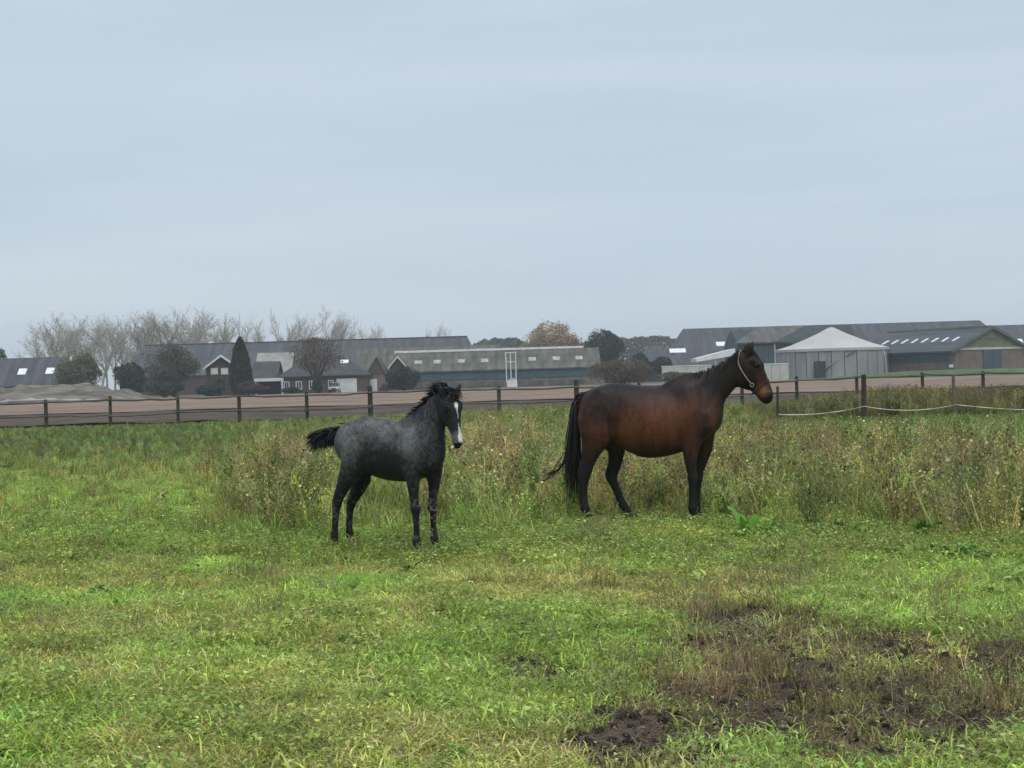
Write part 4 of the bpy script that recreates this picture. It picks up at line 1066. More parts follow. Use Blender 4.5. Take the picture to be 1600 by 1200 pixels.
# tail
st = []
for i in range(420):
    a = R.uniform(0, 1); sx = R.normal(0, 1); sy = R.normal(0, 1)
    x0, z0 = TM(919 - 9 * a, 611 + 18 * a)
    k1x, k1z = TM(899 + sx * 3.5, 655 + 8 * sy)
    k2x, k2z = TM(896 + sx * 6, 715)
    ln = R.uniform(735, 795) if R.random() < .8 else R.uniform(690, 735)
    ex, ez = TM(897 + sx * 7.5 - R.uniform(0, 1) ** 3 * 10, ln)
    yy = R.normal(0, .03)
    st.append((np.array([(x0, yy * .5, z0), ((x0 + k1x) / 2 - .035, yy, (z0 + k1z) / 2 + .055), (k1x, yy * 1.5, k1z), (k2x, yy * 2, k2z), (ex, yy * 2.2 + R.normal(0, .01), ez)]), R.uniform(.004, .008), hc()))
for i in range(34):   # wisps blown back
    x0, z0 = TM(892 + R.normal(0, 2), 700 + R.uniform(-18, 12)); L = R.uniform(.4, 1)
    e = [TM(878 - 0 * L, 725 + R.normal(0, 5)), TM(862 - 10 * L, 742 + R.normal(0, 5)), TM(862 - 42 * L, 752 + R.normal(0, 7))]
    st.append((np.array([(x0, 0, z0)] + [(q[0], R.normal(0, .01), q[1]) for q in e]), .0032, hc()))
tail_m = hairs('tail', st, M_HAIR, mare)
tag(tail_m, 'long black tail with thin wisps blown back')
# mane lying on the far side with a few locks over the crest
st = []
crest = spline(np.array([TM(*p) for p in ((1054, 597), (1067, 592), (1084, 587), (1108, 579), (1134, 566), (1150, 555), (1158, 550))]), 8)
for i in range(330):
    k = R.integers(0, len(crest) - 1); c0 = crest[k]; sd_ = -1 if R.random() < .32 else 1
    ln = R.uniform(.07, .20) if sd_ > 0 else R.uniform(.04, .13)
    y0 = R.normal(0, .012)
    st.append((np.array([(c0[0], y0, c0[1] - .015), (c0[0] - .006, y0 + sd_ * .03, c0[1] + R.uniform(.012, .030)), (c0[0] - .02, sd_ * (.085), c0[1] - ln * .45), (c0[0] - .035, sd_ * (.110), c0[1] - ln)]), R.uniform(.004, .007), hc()))
for i in range(50):   # forelock
    x0, z0 = TM(1163 + R.normal(0, 2), 548); e1 = TM(1176, 551 + R.normal(0, 2)); e2 = TM(1187 + R.normal(0, 2), 566 + R.normal(0, 4))
    y0 = R.normal(0, .02)
    st.append((np.array([(x0, y0, z0), (e1[0], y0 * 1.3, e1[1] + .01), (e2[0], y0 * 1.8, e2[1])]), .005, hc()))
hairs('mane', st, M_HAIR, mare)

# halter worn on the mare's head
M_STRAP = mat('pale_webbing', (.30, .275, .22), (.20, .18, .145), 40, .8)
M_STRAP_D = mat('dark_red_webbing', (.10, .025, .022), (.05, .014, .014), 40, .8)
M_RING = mat('halter_metal', (.34, .33, .31), (.22, .21, .20), 30, .45, metal=.7)
halter = empty('halter', mare_loc + Matrix.Rotation(YAW_M, 3, 'Z') @ Vector((1.25, 0, 1.5)), YAW_M)
tag(halter, 'pale webbing halter with dark noseband worn on the bay mare\'s head', 'halter')
HO = Vector((1.25, 0, 1.5))
def strap(name, pts, wd, material, lat_out=True):
    pts = [Vector(p) - HO for p in pts]; m = MB()
    for i in range(len(pts) - 1):
        pass
    m.tube(pts, [wd] * len(pts), 8)
    return m.build(name, material, halter, True)
def ringpts(t, b, hw, grow=.008, a0=0, a1=360, n=25):
    x0, z0 = TM(*t); x1, z1 = TM(*b); cx, cz = (x0 + x1) / 2, (z0 + z1) / 2
    ux, uz = (x0 - cx), (z0 - cz); L = math.hypot(ux, uz); ux /= L; uz /= L
    o = []
    for i in range(n):
        a = math.radians(a0 + (a1 - a0) * i / (n - 1)); c, s_ = math.cos(a), math.sin(a)
        o.append((cx + ux * c * (L + grow), s_ * (hw + grow), cz + uz * c * (L + grow)))
    return o
strap('noseband', ringpts((1200, 594), (1177, 614), .058), .009, M_STRAP_D)
for s in (-1, 1):
    pts = [(TM(1157, 548)[0], 0, TM(1157, 548)[1] + .006), (TM(1155.5, 553)[0], s * .06, TM(1155.5, 553)[1]), (TM(1154, 566)[0], s * .079, TM(1154, 566)[1]), (TM(1159, 578)[0], s * .095, TM(1159, 578)[1]), (TM(1166, 589)[0], s * .094, TM(1166, 589)[1]), (TM(1174.5, 600)[0], s * .074, TM(1174.5, 600)[1])]
    strap('cheek_strap', [tuple(p) for p in spline(pts, 4)], .0072, M_STRAP)
    x, z = TM(1175.5, 601.5); m = MB(); rp = []
    for k in range(13):
        a = 2 * math.pi * k / 12; rp.append((x + .019 * math.cos(a) - HO.x, s * .080, z + .019 * math.sin(a) - HO.z))
    m.tube(rp, [.0055] * 13, 6, cap=False); m.build('ring', M_RING, halter, True)
    pts = [(TM(1160, 580)[0], s * .093, TM(1160, 580)[1]), (TM(1156, 592)[0], s * .075, TM(1156, 592)[1]), (TM(1155.5, 602)[0], 0, TM(1155.5, 602)[1] - .006)]
    strap('throat_strap', [tuple(p) for p in spline(pts, 4)], .0075, M_STRAP_D)
pts = [(TM(1176, 613)[0], 0, TM(1176, 613)[1]), (TM(1174, 619)[0], 0, TM(1174, 619)[1])]
strap('chin_ring', pts, .008, M_RING)

# ================= the grey roan foal
YAW_F = math.radians(-35); cF, sF = math.cos(YAW_F), math.sin(-YAW_F)
def TF(px, py, y=0.0):
    return local(px, py, y, foal_loc, YAW_F)
foal_loc = G(605, 860)
foal = empty('horse', foal_loc, YAW_F)
tag(foal, 'small dark grey roan foal with white blaze and raised bushy black tail', 'horse', 'horses in the pasture')
def SF_(t, b, hw, y=0.0): return sec(t, b, hw, y, TF)
def FP(px, py, y, hw, hh):
    x, z = TF(px, py, y); return (x, y, z, hw, hh)
HL = np.array([math.sin(math.radians(20)), math.cos(math.radians(20)), 0]); HFW = np.array([math.cos(math.radians(20)), -math.sin(math.radians(20)), 0])
pol = np.array([TF(703, 617)[0], -.015, TF(703, 617)[1]])
hd = HFW * .27 + np.array([0, 0, -1.0]); hd /= np.linalg.norm(hd)      # head axis, poll to muzzle
hup = HFW * 1.0 + np.array([0, 0, .27]); hup /= np.linalg.norm(hup)    # face normal
def HP(s, up=0.0, lat=0.0): return pol + hd * s * .93 + hup * up + HL * lat
def HR(s, a, b, up=0.0, lat=0.0): return (*HP(s, up, lat), a, b)
foal_tubes = [
    ([SF_((540, 674), (539, 713), .08), SF_((546, 663), (545, 725), .145), SF_((558, 654.5), (558, 730), .170), SF_((577, 651), (576, 737), .178), SF_((600, 654), (600, 748), .19),
      SF_((620, 658), (620, 752), .195), SF_((640, 656), (640, 752), .185), SF_((658, 655), (658, 746), .155), SF_((673, 672), (673, 741), .125), SF_((681, 690), (681, 729), .09)], (0, 1, 0), .04),
    ([SF_((634, 655), (636, 690), .045), SF_((650, 648), (658, 692), .055), SF_((660, 641), (670, 692), .06)], (0, 1, 0), .05),
    ([SF_((651, 650), (678, 706), .095), SF_((664, 634), (684, 684), .078), SF_((675, 620), (689, 661), .064), SF_((687, 611), (698, 645), .054), SF_((698, 608), (705, 634), .048)], (0, 1, 0), .06),
    ([HR(-.03, .05, .05, -.01), HR(.04, .068, .075), HR(.12, .092, .105, -.012), HR(.20, .083, .105, -.020), HR(.28, .064, .078, -.006), HR(.36, .050, .058, .006), HR(.43, .046, .047, .008), HR(.485, .044, .042, .002), HR(.51, .034, .034, -.006)], tuple(HL), .03),
    ([HR(.13, .07, .05, -.085), HR(.20, .062, .05, -.085), HR(.27, .045, .035, -.06)], tuple(HL), .03),
]
for s in (-1, 1):
    foal_tubes += [
        ([HR(.10, .020, .028, .045, s * .072), HR(.155, .018, .026, .045, s * .070)], tuple(HL), .018),
        ([HR(.45, .017, .02, .022, s * .030), HR(.485, .015, .018, .018, s * .030)], tuple(HL), .012),
        ([HR(.02, .026, .022, .01, s * .060), HR(-.03, .032, .020, .02, s * .088), HR(-.07, .020, .014, .035, s * .104), HR(-.10, .006, .007, .045, s * .110)], tuple(HL), .012),
        ([FP(655, 680, s * .085, .05, .09), FP(661, 705, s * .105, .055, .105), FP(670, 725, s * .095, .05, .09)], (0, 1, 0), .06),
        ([FP(567, 672, s * .09, .07, .10), FP(556, 696, s * .11, .075, .12), FP(556, 720, s * .115, .07, .10)], (0, 1, 0), .04),
    ]
flegs = {
 'rf': (-.095, [(650, 722, .07, .11), (646, 740, .056, .078), (645.5, 755, .044, .058), (646.5, 772, .035, .044), (648, 786, .032, .037), (649, 795, .037, .047), (650, 804, .025, .031), (650.5, 820, .022, .027), (651, 836, .023, .028), (651, 844, .033, .039), (653, 851, .024, .028), (654, 856, .028, .031)]),
 'lf': (.095, [(676, 722, .07, .10), (678, 740, .054, .072), (678, 755, .043, .054), (677, 770, .034, .042), (676, 782, .031, .036), (676, 791, .037, .046), (676.5, 800, .025, .031), (677, 816, .022, .027), (678, 832, .023, .028), (678.5, 840, .033, .039), (681, 848, .024, .028), (682, 854, .028, .031)]),
 'rh': (-.105, [(558, 705, .085, .14), (552, 726, .080, .125), (543, 745, .060, .088), (535, 762, .046, .062), (529, 777, .037, .050), (526.5, 787, .034, .046), (525, 797, .027, .036), (524, 812, .024, .030), (523, 828, .025, .030), (522.5, 836, .031, .036), (524, 844, .025, .029), (525, 850, .029, .032)]),
 'lh': (.105, [(565, 705, .085, .14), (568, 728, .080, .125), (566, 745, .062, .095), (560, 762, .048, .072), (553, 777, .038, .054), (549, 787, .035, .047), (547, 797, .028, .036), (546, 812, .025, .030), (546, 828, .026, .030), (546.5, 836, .032, .036), (549, 844, .026, .029), (550, 850, .03, .032)]),
}
for k, (y, L) in flegs.items():
    rows = [FP(px, py, y * (.8 if i == 0 else 1), a, b) for i, (px, py, a, b) in enumerate(L)]
    rows = stand([(*r[:3], r[3] * 1.14, r[4] * 1.14) for r in rows], .040); foal_tubes.append((rows, (0, 1, 0), .032))
    o = hoof(rows[-1][0] - .008, y, foal, .66, z=0.0)
for s in (-1, 1):
    foal_tubes += [
        ([FP(576, 672, s * .222, .035, .035), FP(580, 690, s * .228, .035, .04), FP(582, 712, s * .215, .03, .03)], (0, 1, 0), .05, 1),
        ([FP(640, 690, s * .222, .022, .02), FP(642, 712, s * .215, .022, .02), FP(641, 735, s * .185, .02, .02)], (0, 1, 0), .045, 1),
        ([FP(569, 700, s * .200, .030, .03), FP(574, 728, s * .190, .030, .03), FP(585, 744, s * .150, .026, .026)], (0, 1, 0), .05, 1),
        ([FP(672, 655, s * .115, .02, .02), FP(679, 690, s * .135, .02, .02)], (0, 1, 0), .035, 1),
        ([HR(.23, .015, .015, .03, s * .098), HR(.33, .012, .012, .03, s * .072)], tuple(HL), .02, 1),
    ]
V, Q = skin(foal_tubes, .009, (-.95, -.42, -.05), (1.05, .42, 1.72), 2)

def foal_coat(V):
    x, y, z = V[:, 0], V[:, 1], V[:, 2]
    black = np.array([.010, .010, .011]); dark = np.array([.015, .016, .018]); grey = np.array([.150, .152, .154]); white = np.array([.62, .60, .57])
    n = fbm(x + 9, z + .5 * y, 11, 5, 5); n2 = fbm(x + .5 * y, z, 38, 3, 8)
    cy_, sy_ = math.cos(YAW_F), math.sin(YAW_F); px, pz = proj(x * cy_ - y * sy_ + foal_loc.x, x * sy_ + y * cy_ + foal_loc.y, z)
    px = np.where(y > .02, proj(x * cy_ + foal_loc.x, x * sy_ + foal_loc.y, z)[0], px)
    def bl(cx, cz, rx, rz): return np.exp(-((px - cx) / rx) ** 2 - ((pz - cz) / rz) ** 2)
    g = .85 * bl(540, 692, 20, 34) + .62 * bl(590, 664, 40, 17) + .75 * bl(642, 692, 17, 32) + .35 * bl(600, 690, 50, 26) + .30 * bl(672, 645, 14, 28) - .55 * bl(596, 722, 24, 17) - .3 * bl(566, 722, 7, 22)  # roan grey, with lit shoulder, shaded belly and flank crease put into it
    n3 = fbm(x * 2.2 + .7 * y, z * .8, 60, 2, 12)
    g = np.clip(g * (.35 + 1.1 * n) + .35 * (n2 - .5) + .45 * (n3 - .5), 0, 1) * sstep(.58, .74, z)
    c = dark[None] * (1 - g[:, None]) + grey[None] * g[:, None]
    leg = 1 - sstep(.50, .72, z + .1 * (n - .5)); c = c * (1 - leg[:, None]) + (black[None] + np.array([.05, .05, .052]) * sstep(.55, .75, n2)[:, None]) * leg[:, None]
    rel = V - pol; s_ = rel @ hd / .93; up = rel @ hup; lt = rel @ HL
    head = (s_ > -.06) & (s_ < .56) & (up > -.16) & (x > .2) & (up > np.interp(s_, [0, .25, .35, .55], [-.16, -.14, -.09, -.06])) & ~((s_ > .30) & (up < -.085))
    hk = np.where(head & (up > -.13), 1.0, 0)[:, None]; c = c * (1 - hk) + dark[None] * (.8 + .5 * n2[:, None]) * hk
    mzg = np.where(head, sstep(.36, .43, s_), 0)[:, None] * .6; c = c * (1 - mzg) + grey[None] * mzg
    # blaze: star, thin strip, broad snip over the left nostril
    wdt = np.interp(s_, [.09, .115, .15, .17, .24, .33, .37, .43, .485, .50], [0, .020, .016, .006, .0025, .003, .012, .026, .026, 0])
    off = np.interp(s_, [.1, .34, .42, .50], [.0, .004, .014, .018])
    bz = np.where(head & (up > .0), sstep(1.25, .8, np.abs(lt - off + .010 * (n2 - .5)) / np.maximum(wdt, 1e-4)) * (wdt > .002), 0)[:, None]
    c = c * (1 - bz) + white[None] * bz
    lip = np.where(head, sstep(.492, .505, s_), 0)[:, None]; c = c * (1 - lip) + black[None] * lip
    # pale mottled inner foreleg
    lfm = ((y > .03) & (x > .30) & (z < .52))[:, None] * sstep(.55, .70, n2)[:, None] * .55
    c = c * (1 - lfm) + np.array([.30, .27, .22])[None] * lfm
    return c * (.75 + .5 * n2)[:, None]
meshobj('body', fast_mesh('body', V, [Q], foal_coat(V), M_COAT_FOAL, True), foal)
for s in (-1, 1):
    p = HP(.128, .047, s * .080); m = MB(); r = .017
    m.lathe([(.0005, -r), (r * .7, -r * .7), (r, 0), (r * .7, r * .7), (.0005, r)], 12); m.build('eye', M_EYE, foal, True, loc=tuple(p))
# raised brush tail
st = []
for i in range(1700):
    a = R.uniform(0, 1) ** .8; sy = R.normal(0, .034)
    d0 = TF(541, 671); d1 = TF(505, 681)
    bx, bz = d0[0] * (1 - a) + d1[0] * a, d0[1] * (1 - a) + d1[1] * a + .02 * math.sin(a * 3)
    bz += R.normal(0, .012)
    L = R.uniform(.11, .18) * (1 if a > .3 else .6)
    ang = R.uniform(-.18, 1.25) + (1 - a) * .25
    dx, dz = -math.cos(ang) * L / cF, -math.sin(ang) * L
    st.append((np.array([(bx, sy * .6, bz), (bx + dx * .5, sy, bz + dz * .35 + .006), (bx + dx, sy * 1.6 + R.normal(0, .012), bz + dz - .02)]), R.uniform(.005, .009), hc()))
for i in range(160):
    a = R.uniform(0, 1); d0 = TF(545, 670); d1 = TF(500, 683); bx, bz = d0[0] * (1 - a) + d1[0] * a, d0[1] * (1 - a) + d1[1] * a
    q = R.normal(0, .022, 2)
    st.append((np.array([(bx + .05, q[0], bz + q[1]), (bx - .03, q[0] * 1.1, bz + q[1]), (bx - .12, q[0] * 1.3, bz + q[1] * 1.3 - .015)]), .010, hc()))
tag(hairs('tail', st, M_HAIR, foal), 'short bushy black tail held out level')
# wind-blown mane, forelock
st = []
crest = spline(np.array([TF(*p) for p in ((650, 651), (660, 641), (670, 628), (680, 617), (689, 609), (698, 606))]), 8)
for i in range(420):
    k = R.integers(0, len(crest)); c0 = crest[k]; f = k / len(crest)
    L = R.uniform(.03, .075) + .065 * math.exp(-((f - .72) / .22) ** 2) * R.uniform(.4, 1.2) + .05 * math.exp(-((f - .15) / .18) ** 2)
    ang = math.radians(150 + R.normal(0, 16) - (18 if f > .6 else -22)); y0 = R.normal(0, .014)
    dx, dz = math.cos(ang) * L / cF, math.sin(ang) * L
    st.append((np.array([(c0[0] + .01, y0, c0[1] - .02), (c0[0] + dx * .4, y0 + R.normal(0, .008), c0[1] + dz * .55), (c0[0] + dx, y0 * 1.5 + R.normal(0, .02), c0[1] + dz * .75 - .01)]), R.uniform(.005, .009), hc()))
for i in range(130):
    b = HP(-.05 + R.normal(0, .012), .0, R.normal(0, .03)); t = HP(R.uniform(.04, .11), .10 + R.normal(0, .008), R.normal(0, .045)); mid = HP(-.02, .075, R.normal(0, .035))
    st.append((np.array([b, mid, t]), R.uniform(.005, .008), hc()))
for i in range(80):
    b = HP(-.04 + R.normal(0, .012), -.03, R.normal(0, .03)); L = R.uniform(.05, .12)
    st.append((np.array([b, b + np.array([-.03, R.normal(0, .01), L * .4]), b + np.array([-.06 - L * .6, R.normal(0, .02), L * .5])]), .006, hc()))
hairs('mane', st, M_HAIR, foal)
# ------------------------------------------------------------------ pasture plants (grass and weeds that nobody could count)
M_GRASS = leaf_mat('grass_blade', True, .5, .38)
PLANTS = bpy.data.collections   # prototypes live in collections that are not linked to the scene

def blades(n, rad, h0, h1, w0, w1, cols, bend=.6, seg=3, upright=.0, rg=R):
    "curved tapering blades"
    a = rg.uniform(0, 6.28, n); r = rad * np.sqrt(rg.uniform(0, 1, n)); b = np.stack([r * np.cos(a), r * np.sin(a), np.zeros(n) - .01], 1)
    h = rg.uniform(h0, h1, n); w_ = rg.uniform(w0, w1, n)
    d = rg.uniform(0, 6.28, n); dv = np.stack([np.cos(d), np.sin(d), np.zeros(n)], 1); sv = np.stack([-np.sin(d + rg.normal(0, .5, n)), np.cos(d), np.zeros(n)], 1)
    bd = h * rg.uniform(.15, 1.0, n) * bend
    V = []; 
    for i in range(seg):
        t = i / seg; p = b + np.array([0, 0, 1.]) * (h * (t - .25 * bend * t * t))[:, None] + dv * (bd * t * t)[:, None]
        ww = (w_ * (1 - .5 * t))[:, None]; V += [p - sv * ww, p + sv * ww]
    p = b + np.array([0, 0, 1.]) * (h * (1 - .3 * bend))[:, None] + dv * bd[:, None]; V.append(p)
    k = len(V); Vv = np.stack(V, 1).reshape(-1, 3); o = (np.arange(n) * k)[:, None]
    quads = np.concatenate([o + np.array([[2 * i, 2 * i + 1, 2 * i + 3, 2 * i + 2]]) for i in range(seg - 1)])
    tri = o + np.array([[2 * seg - 2, 2 * seg - 1, 2 * seg]])
    c = np.array(cols)[rg.integers(0, len(cols), n)] * rg.uniform(.55, 1.5, (n, 1))
    return Vv, quads, tri, np.repeat(c, k, 0)

def leaves(n, rad, z0, z1, l0, l1, wf, cols, tilt=.7, rg=R):
    "broad pointed leaves, folded on the midrib"
    a = rg.uniform(0, 6.28, n); r = rad * np.sqrt(rg.uniform(0, 1, n)); b = np.stack([r * np.cos(a), r * np.sin(a), rg.uniform(z0, z1, n)], 1)
    d = rg.uniform(0, 6.28, n); el = rg.uniform(-.2, tilt, n); L = rg.uniform(l0, l1, n)[:, None]
    f = np.stack([np.cos(d) * np.cos(el), np.sin(d) * np.cos(el), np.sin(el)], 1); s = np.stack([-np.sin(d), np.cos(d), np.zeros(n)], 1); u = np.cross(f, s)
    W = L * wf
    V = np.stack([b, b + f * L * .45 + s * W + u * W * .35, b + f * L - u * L * .15, b + f * L * .45 - s * W + u * W * .35, b + f * L * .5], 1).reshape(-1, 3)
    o = (np.arange(n) * 5)[:, None]; tri = np.concatenate([o + np.array([[0, 1, 4]]), o + np.array([[1, 2, 4]]), o + np.array([[2, 3, 4]]), o + np.array([[3, 0, 4]])])
    c = np.array(cols)[rg.integers(0, len(cols), n)] * rg.uniform(.45, 1.6, (n, 1))
    return V, tri, np.repeat(c, 5, 0)

def join(parts):
    V = []; Qs = []; Ts = []; C = []; n = 0
    for p in parts:
        V.append(p[0]); C.append(p[-1])
        for f in p[1:-1]: (Qs if f.shape[1] == 4 else Ts).append(f + n)
        n += len(p[0])
    fl = []
    if Qs: fl.append(np.concatenate(Qs))
    if Ts: fl.append(np.concatenate(Ts))
    return np.concatenate(V), fl, np.concatenate(C)

def proto(coll, parts):
    V, fl, C = join(parts); me = fast_mesh('clump', V, fl, C, M_GRASS); o = bpy.data.objects.new('clump', me); coll.objects.link(o)

GREEN = [(.290, .400, .074), (.248, .355, .060), (.350, .435, .098), (.190, .280, .050), (.430, .470, .160)]
STRAW = [(.30, .26, .13), (.23, .19, .09), (.36, .33, .18)]
OLIVE = [(.225, .245, .070), (.185, .205, .060), (.270, .275, .090)]
BROWN = [(.225, .195, .105), (.285, .250, .130), (.150, .125, .075), (.350, .315, .175)]
LEAFG = [(.205, .310, .070), (.250, .350, .085), (.150, .235, .055), (.310, .400, .125)]

def weed_stem(n, rad, h0, h1, cs, cl, seedy, rg=R, sz=1.0):
    "upright stems with side shoots, small leaves and seed husks"
    parts = []; Vs = []; Qv = []; C = []; k = 0; lp = []
    for i in range(n):
        a = rg.uniform(0, 6.28); r = rad * math.sqrt(rg.uniform(0, 1)); p = np.array([r * math.cos(a), r * math.sin(a), -.02]); h = rg.uniform(h0, h1)
        lean = rg.normal(0, .16, 2); top = p + np.array([lean[0] * h, lean[1] * h, h]); mid = (p + top) / 2 + np.array([*rg.normal(0, .02, 2), .0])
        segs = [(p, mid, .0055, .0045), (mid, top, .0045, .0025)]
        for j in range(rg.integers(4, 9)):
            t = rg.uniform(.25, .95); q = p + (top - p) * t; an = rg.uniform(0, 6.28); L = h * rg.uniform(.10, .28)
            e = q + np.array([math.cos(an) * L * .6, math.sin(an) * L * .6, L * .85]); segs.append((q, e, .0034, .0018)); lp += [e, (q + e) / 2, q]
        lp += [top, (top + mid) / 2, mid]
        col = np.array(cs[rg.integers(0, len(cs))]) * rg.uniform(.5, 1.6)
        for (u, v, w0, w1) in segs:
            d = v - u; s = np.cross(d, rg.normal(size=3)); s /= np.linalg.norm(s) + 1e-9
            w0 *= .4 + .6 * sz; w1 *= .4 + .6 * sz; Vs.append(np.array([u - s * w0, u + s * w0, v + s * w1, v - s * w1])); Qv.append(np.arange(4) + k); k += 4; C.append(np.tile(col, (4, 1)))
    parts.append((np.concatenate(Vs), np.array(Qv), np.concatenate(C)))
    lp = np.array(lp); m = int(len(lp) * seedy); pts = lp[rg.integers(0, len(lp), m)] + rg.normal(0, .018, (m, 3)); pts[:, 2] = np.maximum(pts[:, 2], .02)
    dd = rg.normal(size=(m, 3)); dd[:, 2] += .6; dd /= np.linalg.norm(dd, axis=1)[:, None]; ss = np.cross(dd, rg.normal(size=(m, 3))); ss /= np.linalg.norm(ss, axis=1)[:, None]
    L = sz * rg.uniform(.014, .050, m)[:, None]; W = L * rg.uniform(.22, .45, (m, 1))
    V = np.stack([pts, pts + dd * L * .5 + ss * W, pts + dd * L, pts + dd * L * .5 - ss * W], 1).reshape(-1, 3)
    c = np.array(cl)[rg.integers(0, len(cl), m)] * rg.uniform(.4, 1.6, (m, 1))
    parts.append((V, np.arange(4 * m).reshape(m, 4), np.repeat(c, 4, 0))); return parts

def coll(name): return bpy.data.collections.new(name)
c_short = coll('short_grass_kinds')
for i in range(5): proto(c_short, [blades(95, .16, .022, .085, .0022, .0044, GREEN * 3 + STRAW[:1 + i % 2], 1.5), leaves(8, .14, .01, .05, .012, .026, .3, LEAFG)])
c_clov = coll('clover_kinds')
for i in range(4): proto(c_clov, [leaves(48, .17, .02, .10, .016, .036, .34, LEAFG), blades(40, .16, .03, .13, .0020, .0038, GREEN, 1.1)])
c_long = coll('long_grass_kinds')
for i in range(4): proto(c_long, [blades(46, .2, .12, .46, .0035, .0070, GREEN * 2 + OLIVE * 2 + STRAW[:2], .8, 4), leaves(12, .2, .05, .26, .025, .05, .22, LEAFG + OLIVE)])
c_weed = coll('tall_weed_kinds')
for i in range(6):
    proto(c_weed, weed_stem(10, .20, .35, .85, BROWN + OLIVE + STRAW[:1], BROWN * 2 + OLIVE * 3 + STRAW[:2], 1.25) + [blades(22, .2, .12, .5, .0022, .0042, OLIVE * 2 + GREEN[:2] + STRAW[:2], .6, 4)])
c_leafy = coll('leafy_weed_kinds')
for i in range(4):
    proto(c_leafy, weed_stem(8, .16, .30, .75, OLIVE + GREEN[:2], LEAFG + GREEN + OLIVE, 2.0) + [leaves(30, .18, .08, .55, .03, .07, .2, LEAFG + GREEN)])
c_dry = coll('dry_tuft_kinds')
RED = [(.25, .175, .095), (.31, .225, .125), (.19, .135, .080), (.38, .31, .18)]
for i in range(4): proto(c_dry, [blades(44, .16, .06, .32, .0012, .0024, RED + STRAW[1:2] + OLIVE[:1], .6, 4)] + weed_stem(3, .12, .12, .34, RED, RED, .8, sz=.38))
c_ros = coll('broad_leaf_kinds')
for i in range(4): proto(c_ros, [leaves(12, .05, .02, .05, .05, .12, .2, LEAFG, .9), leaves(6, .06, .02, .08, .03, .07, .26, LEAFG + [(.30, .36, .18)], .9)])
c_spk = coll('pale_speck_kinds')
for i in range(3): proto(c_spk, [leaves(3, .05, .07, .16, .010, .020, .45, [(.60, .60, .48), (.55, .53, .36), (.48, .52, .38)], .5), blades(3, .04, .08, .15, .0014, .002, GREEN, .4)])
c_lit = coll('litter_kinds')
for i in range(4): proto(c_lit, [blades(16, .2, .008, .03, .0014, .0030, [(.22, .16, .105), (.15, .105, .07), (.34, .27, .17), (.10, .075, .055)], 5, 4), leaves(10, .2, .003, .015, .008, .022, .3, [(.07, .05, .035), (.05, .04, .03), (.10, .08, .055)], .3)])
c_clod = coll('clod_kinds')
M_CLOD = mat('wet_clod', (.036, .027, .020), (.020, .015, .011), 25, .8, bump=.5)
for i in range(4):
    bm = bmesh.new(); bmesh.ops.create_icosphere(bm, subdivisions=2, radius=1)
    for v in bm.verts:
        k = 1 + .35 * math.sin(v.co.x * 4 + i) * math.cos(v.co.y * 5 + 2 * i) + random.uniform(-.12, .12); v.co *= k; v.co.z *= .6
    me = bpy.data.meshes.new('clod'); bm.to_mesh(me); bm.free(); me.materials.append(M_CLOD)
    c_clod.objects.link(bpy.data.objects.new('clod', me))

def scatter(name, label, cat, collection, x, y, z, scale, tint, tilt=.12, vary=.25):
    n = len(x); tint = tint * np.exp(np.clip(R.normal(0, vary, (n, 1)), -1.4 * vary, 1.4 * vary)) * np.exp(R.normal(0, vary * .28, (n, 3))); me = bpy.data.meshes.new(name); me.vertices.add(n)
    me.vertices.foreach_set('co', np.stack([x, y, z], 1).astype(np.float32).ravel())
    a = me.attributes.new('size', 'FLOAT', 'POINT'); a.data.foreach_set('value', scale.astype(np.float32))
    a = me.attributes.new('turn', 'FLOAT_VECTOR', 'POINT'); a.data.foreach_set('vector', np.stack([R.normal(0, tilt, n), R.normal(0, tilt, n), R.uniform(0, 6.28, n)], 1).astype(np.float32).ravel())
    a = me.attributes.new('kind_id', 'INT', 'POINT'); a.data.foreach_set('value', R.integers(0, 1000, n).astype(np.int32))
    a = me.attributes.new('tint', 'FLOAT_COLOR', 'POINT'); a.data.foreach_set('color', np.c_[tint, np.ones(n)].astype(np.float32).ravel())
    o = meshobj(name, me); tag(o, label, cat, kind='stuff')
    g = bpy.data.node_groups.new(name, 'GeometryNodeTree')
    g.interface.new_socket('Geometry', in_out='INPUT', socket_type='NodeSocketGeometry'); g.interface.new_socket('Geometry', in_out='OUTPUT', socket_type='NodeSocketGeometry')
    N = g.nodes; gi = N.new('NodeGroupInput'); go = N.new('NodeGroupOutput'); ip = N.new('GeometryNodeInstanceOnPoints'); ci = N.new('GeometryNodeCollectionInfo')
    ci.inputs['Collection'].default_value = collection; ci.inputs['Separate Children'].default_value = True; ci.inputs['Reset Children'].default_value = True
    def att(nm, ty):
        q = N.new('GeometryNodeInputNamedAttribute'); q.data_type = ty; q.inputs['Name'].default_value = nm; return q.outputs['Attribute']
    L = g.links; L.new(gi.outputs[0], ip.inputs['Points']); L.new(ci.outputs[0], ip.inputs['Instance']); ip.inputs['Pick Instance'].default_value = True
    L.new(att('kind_id', 'INT'), ip.inputs['Instance Index']); L.new(att('turn', 'FLOAT_VECTOR'), ip.inputs['Rotation']); L.new(att('size', 'FLOAT'), ip.inputs['Scale'])
    L.new(ip.outputs[0], go.inputs[0])
    md = o.modifiers.new('scatter', 'NODES'); md.node_group = g
    return o

def pts(n, y0, y1, power=1.0, margin=1.35):
    "random ground points inside the widened view wedge; density falls with distance for power > 1"
    u = R.uniform(0, 1, n); e = 2 / power
    y = (y0 ** e + u * (y1 ** e - y0 ** e)) ** (1 / e)
    half = 800 / F * y * margin + .8
    x = R.uniform(-1, 1, n) * half
    return x, y

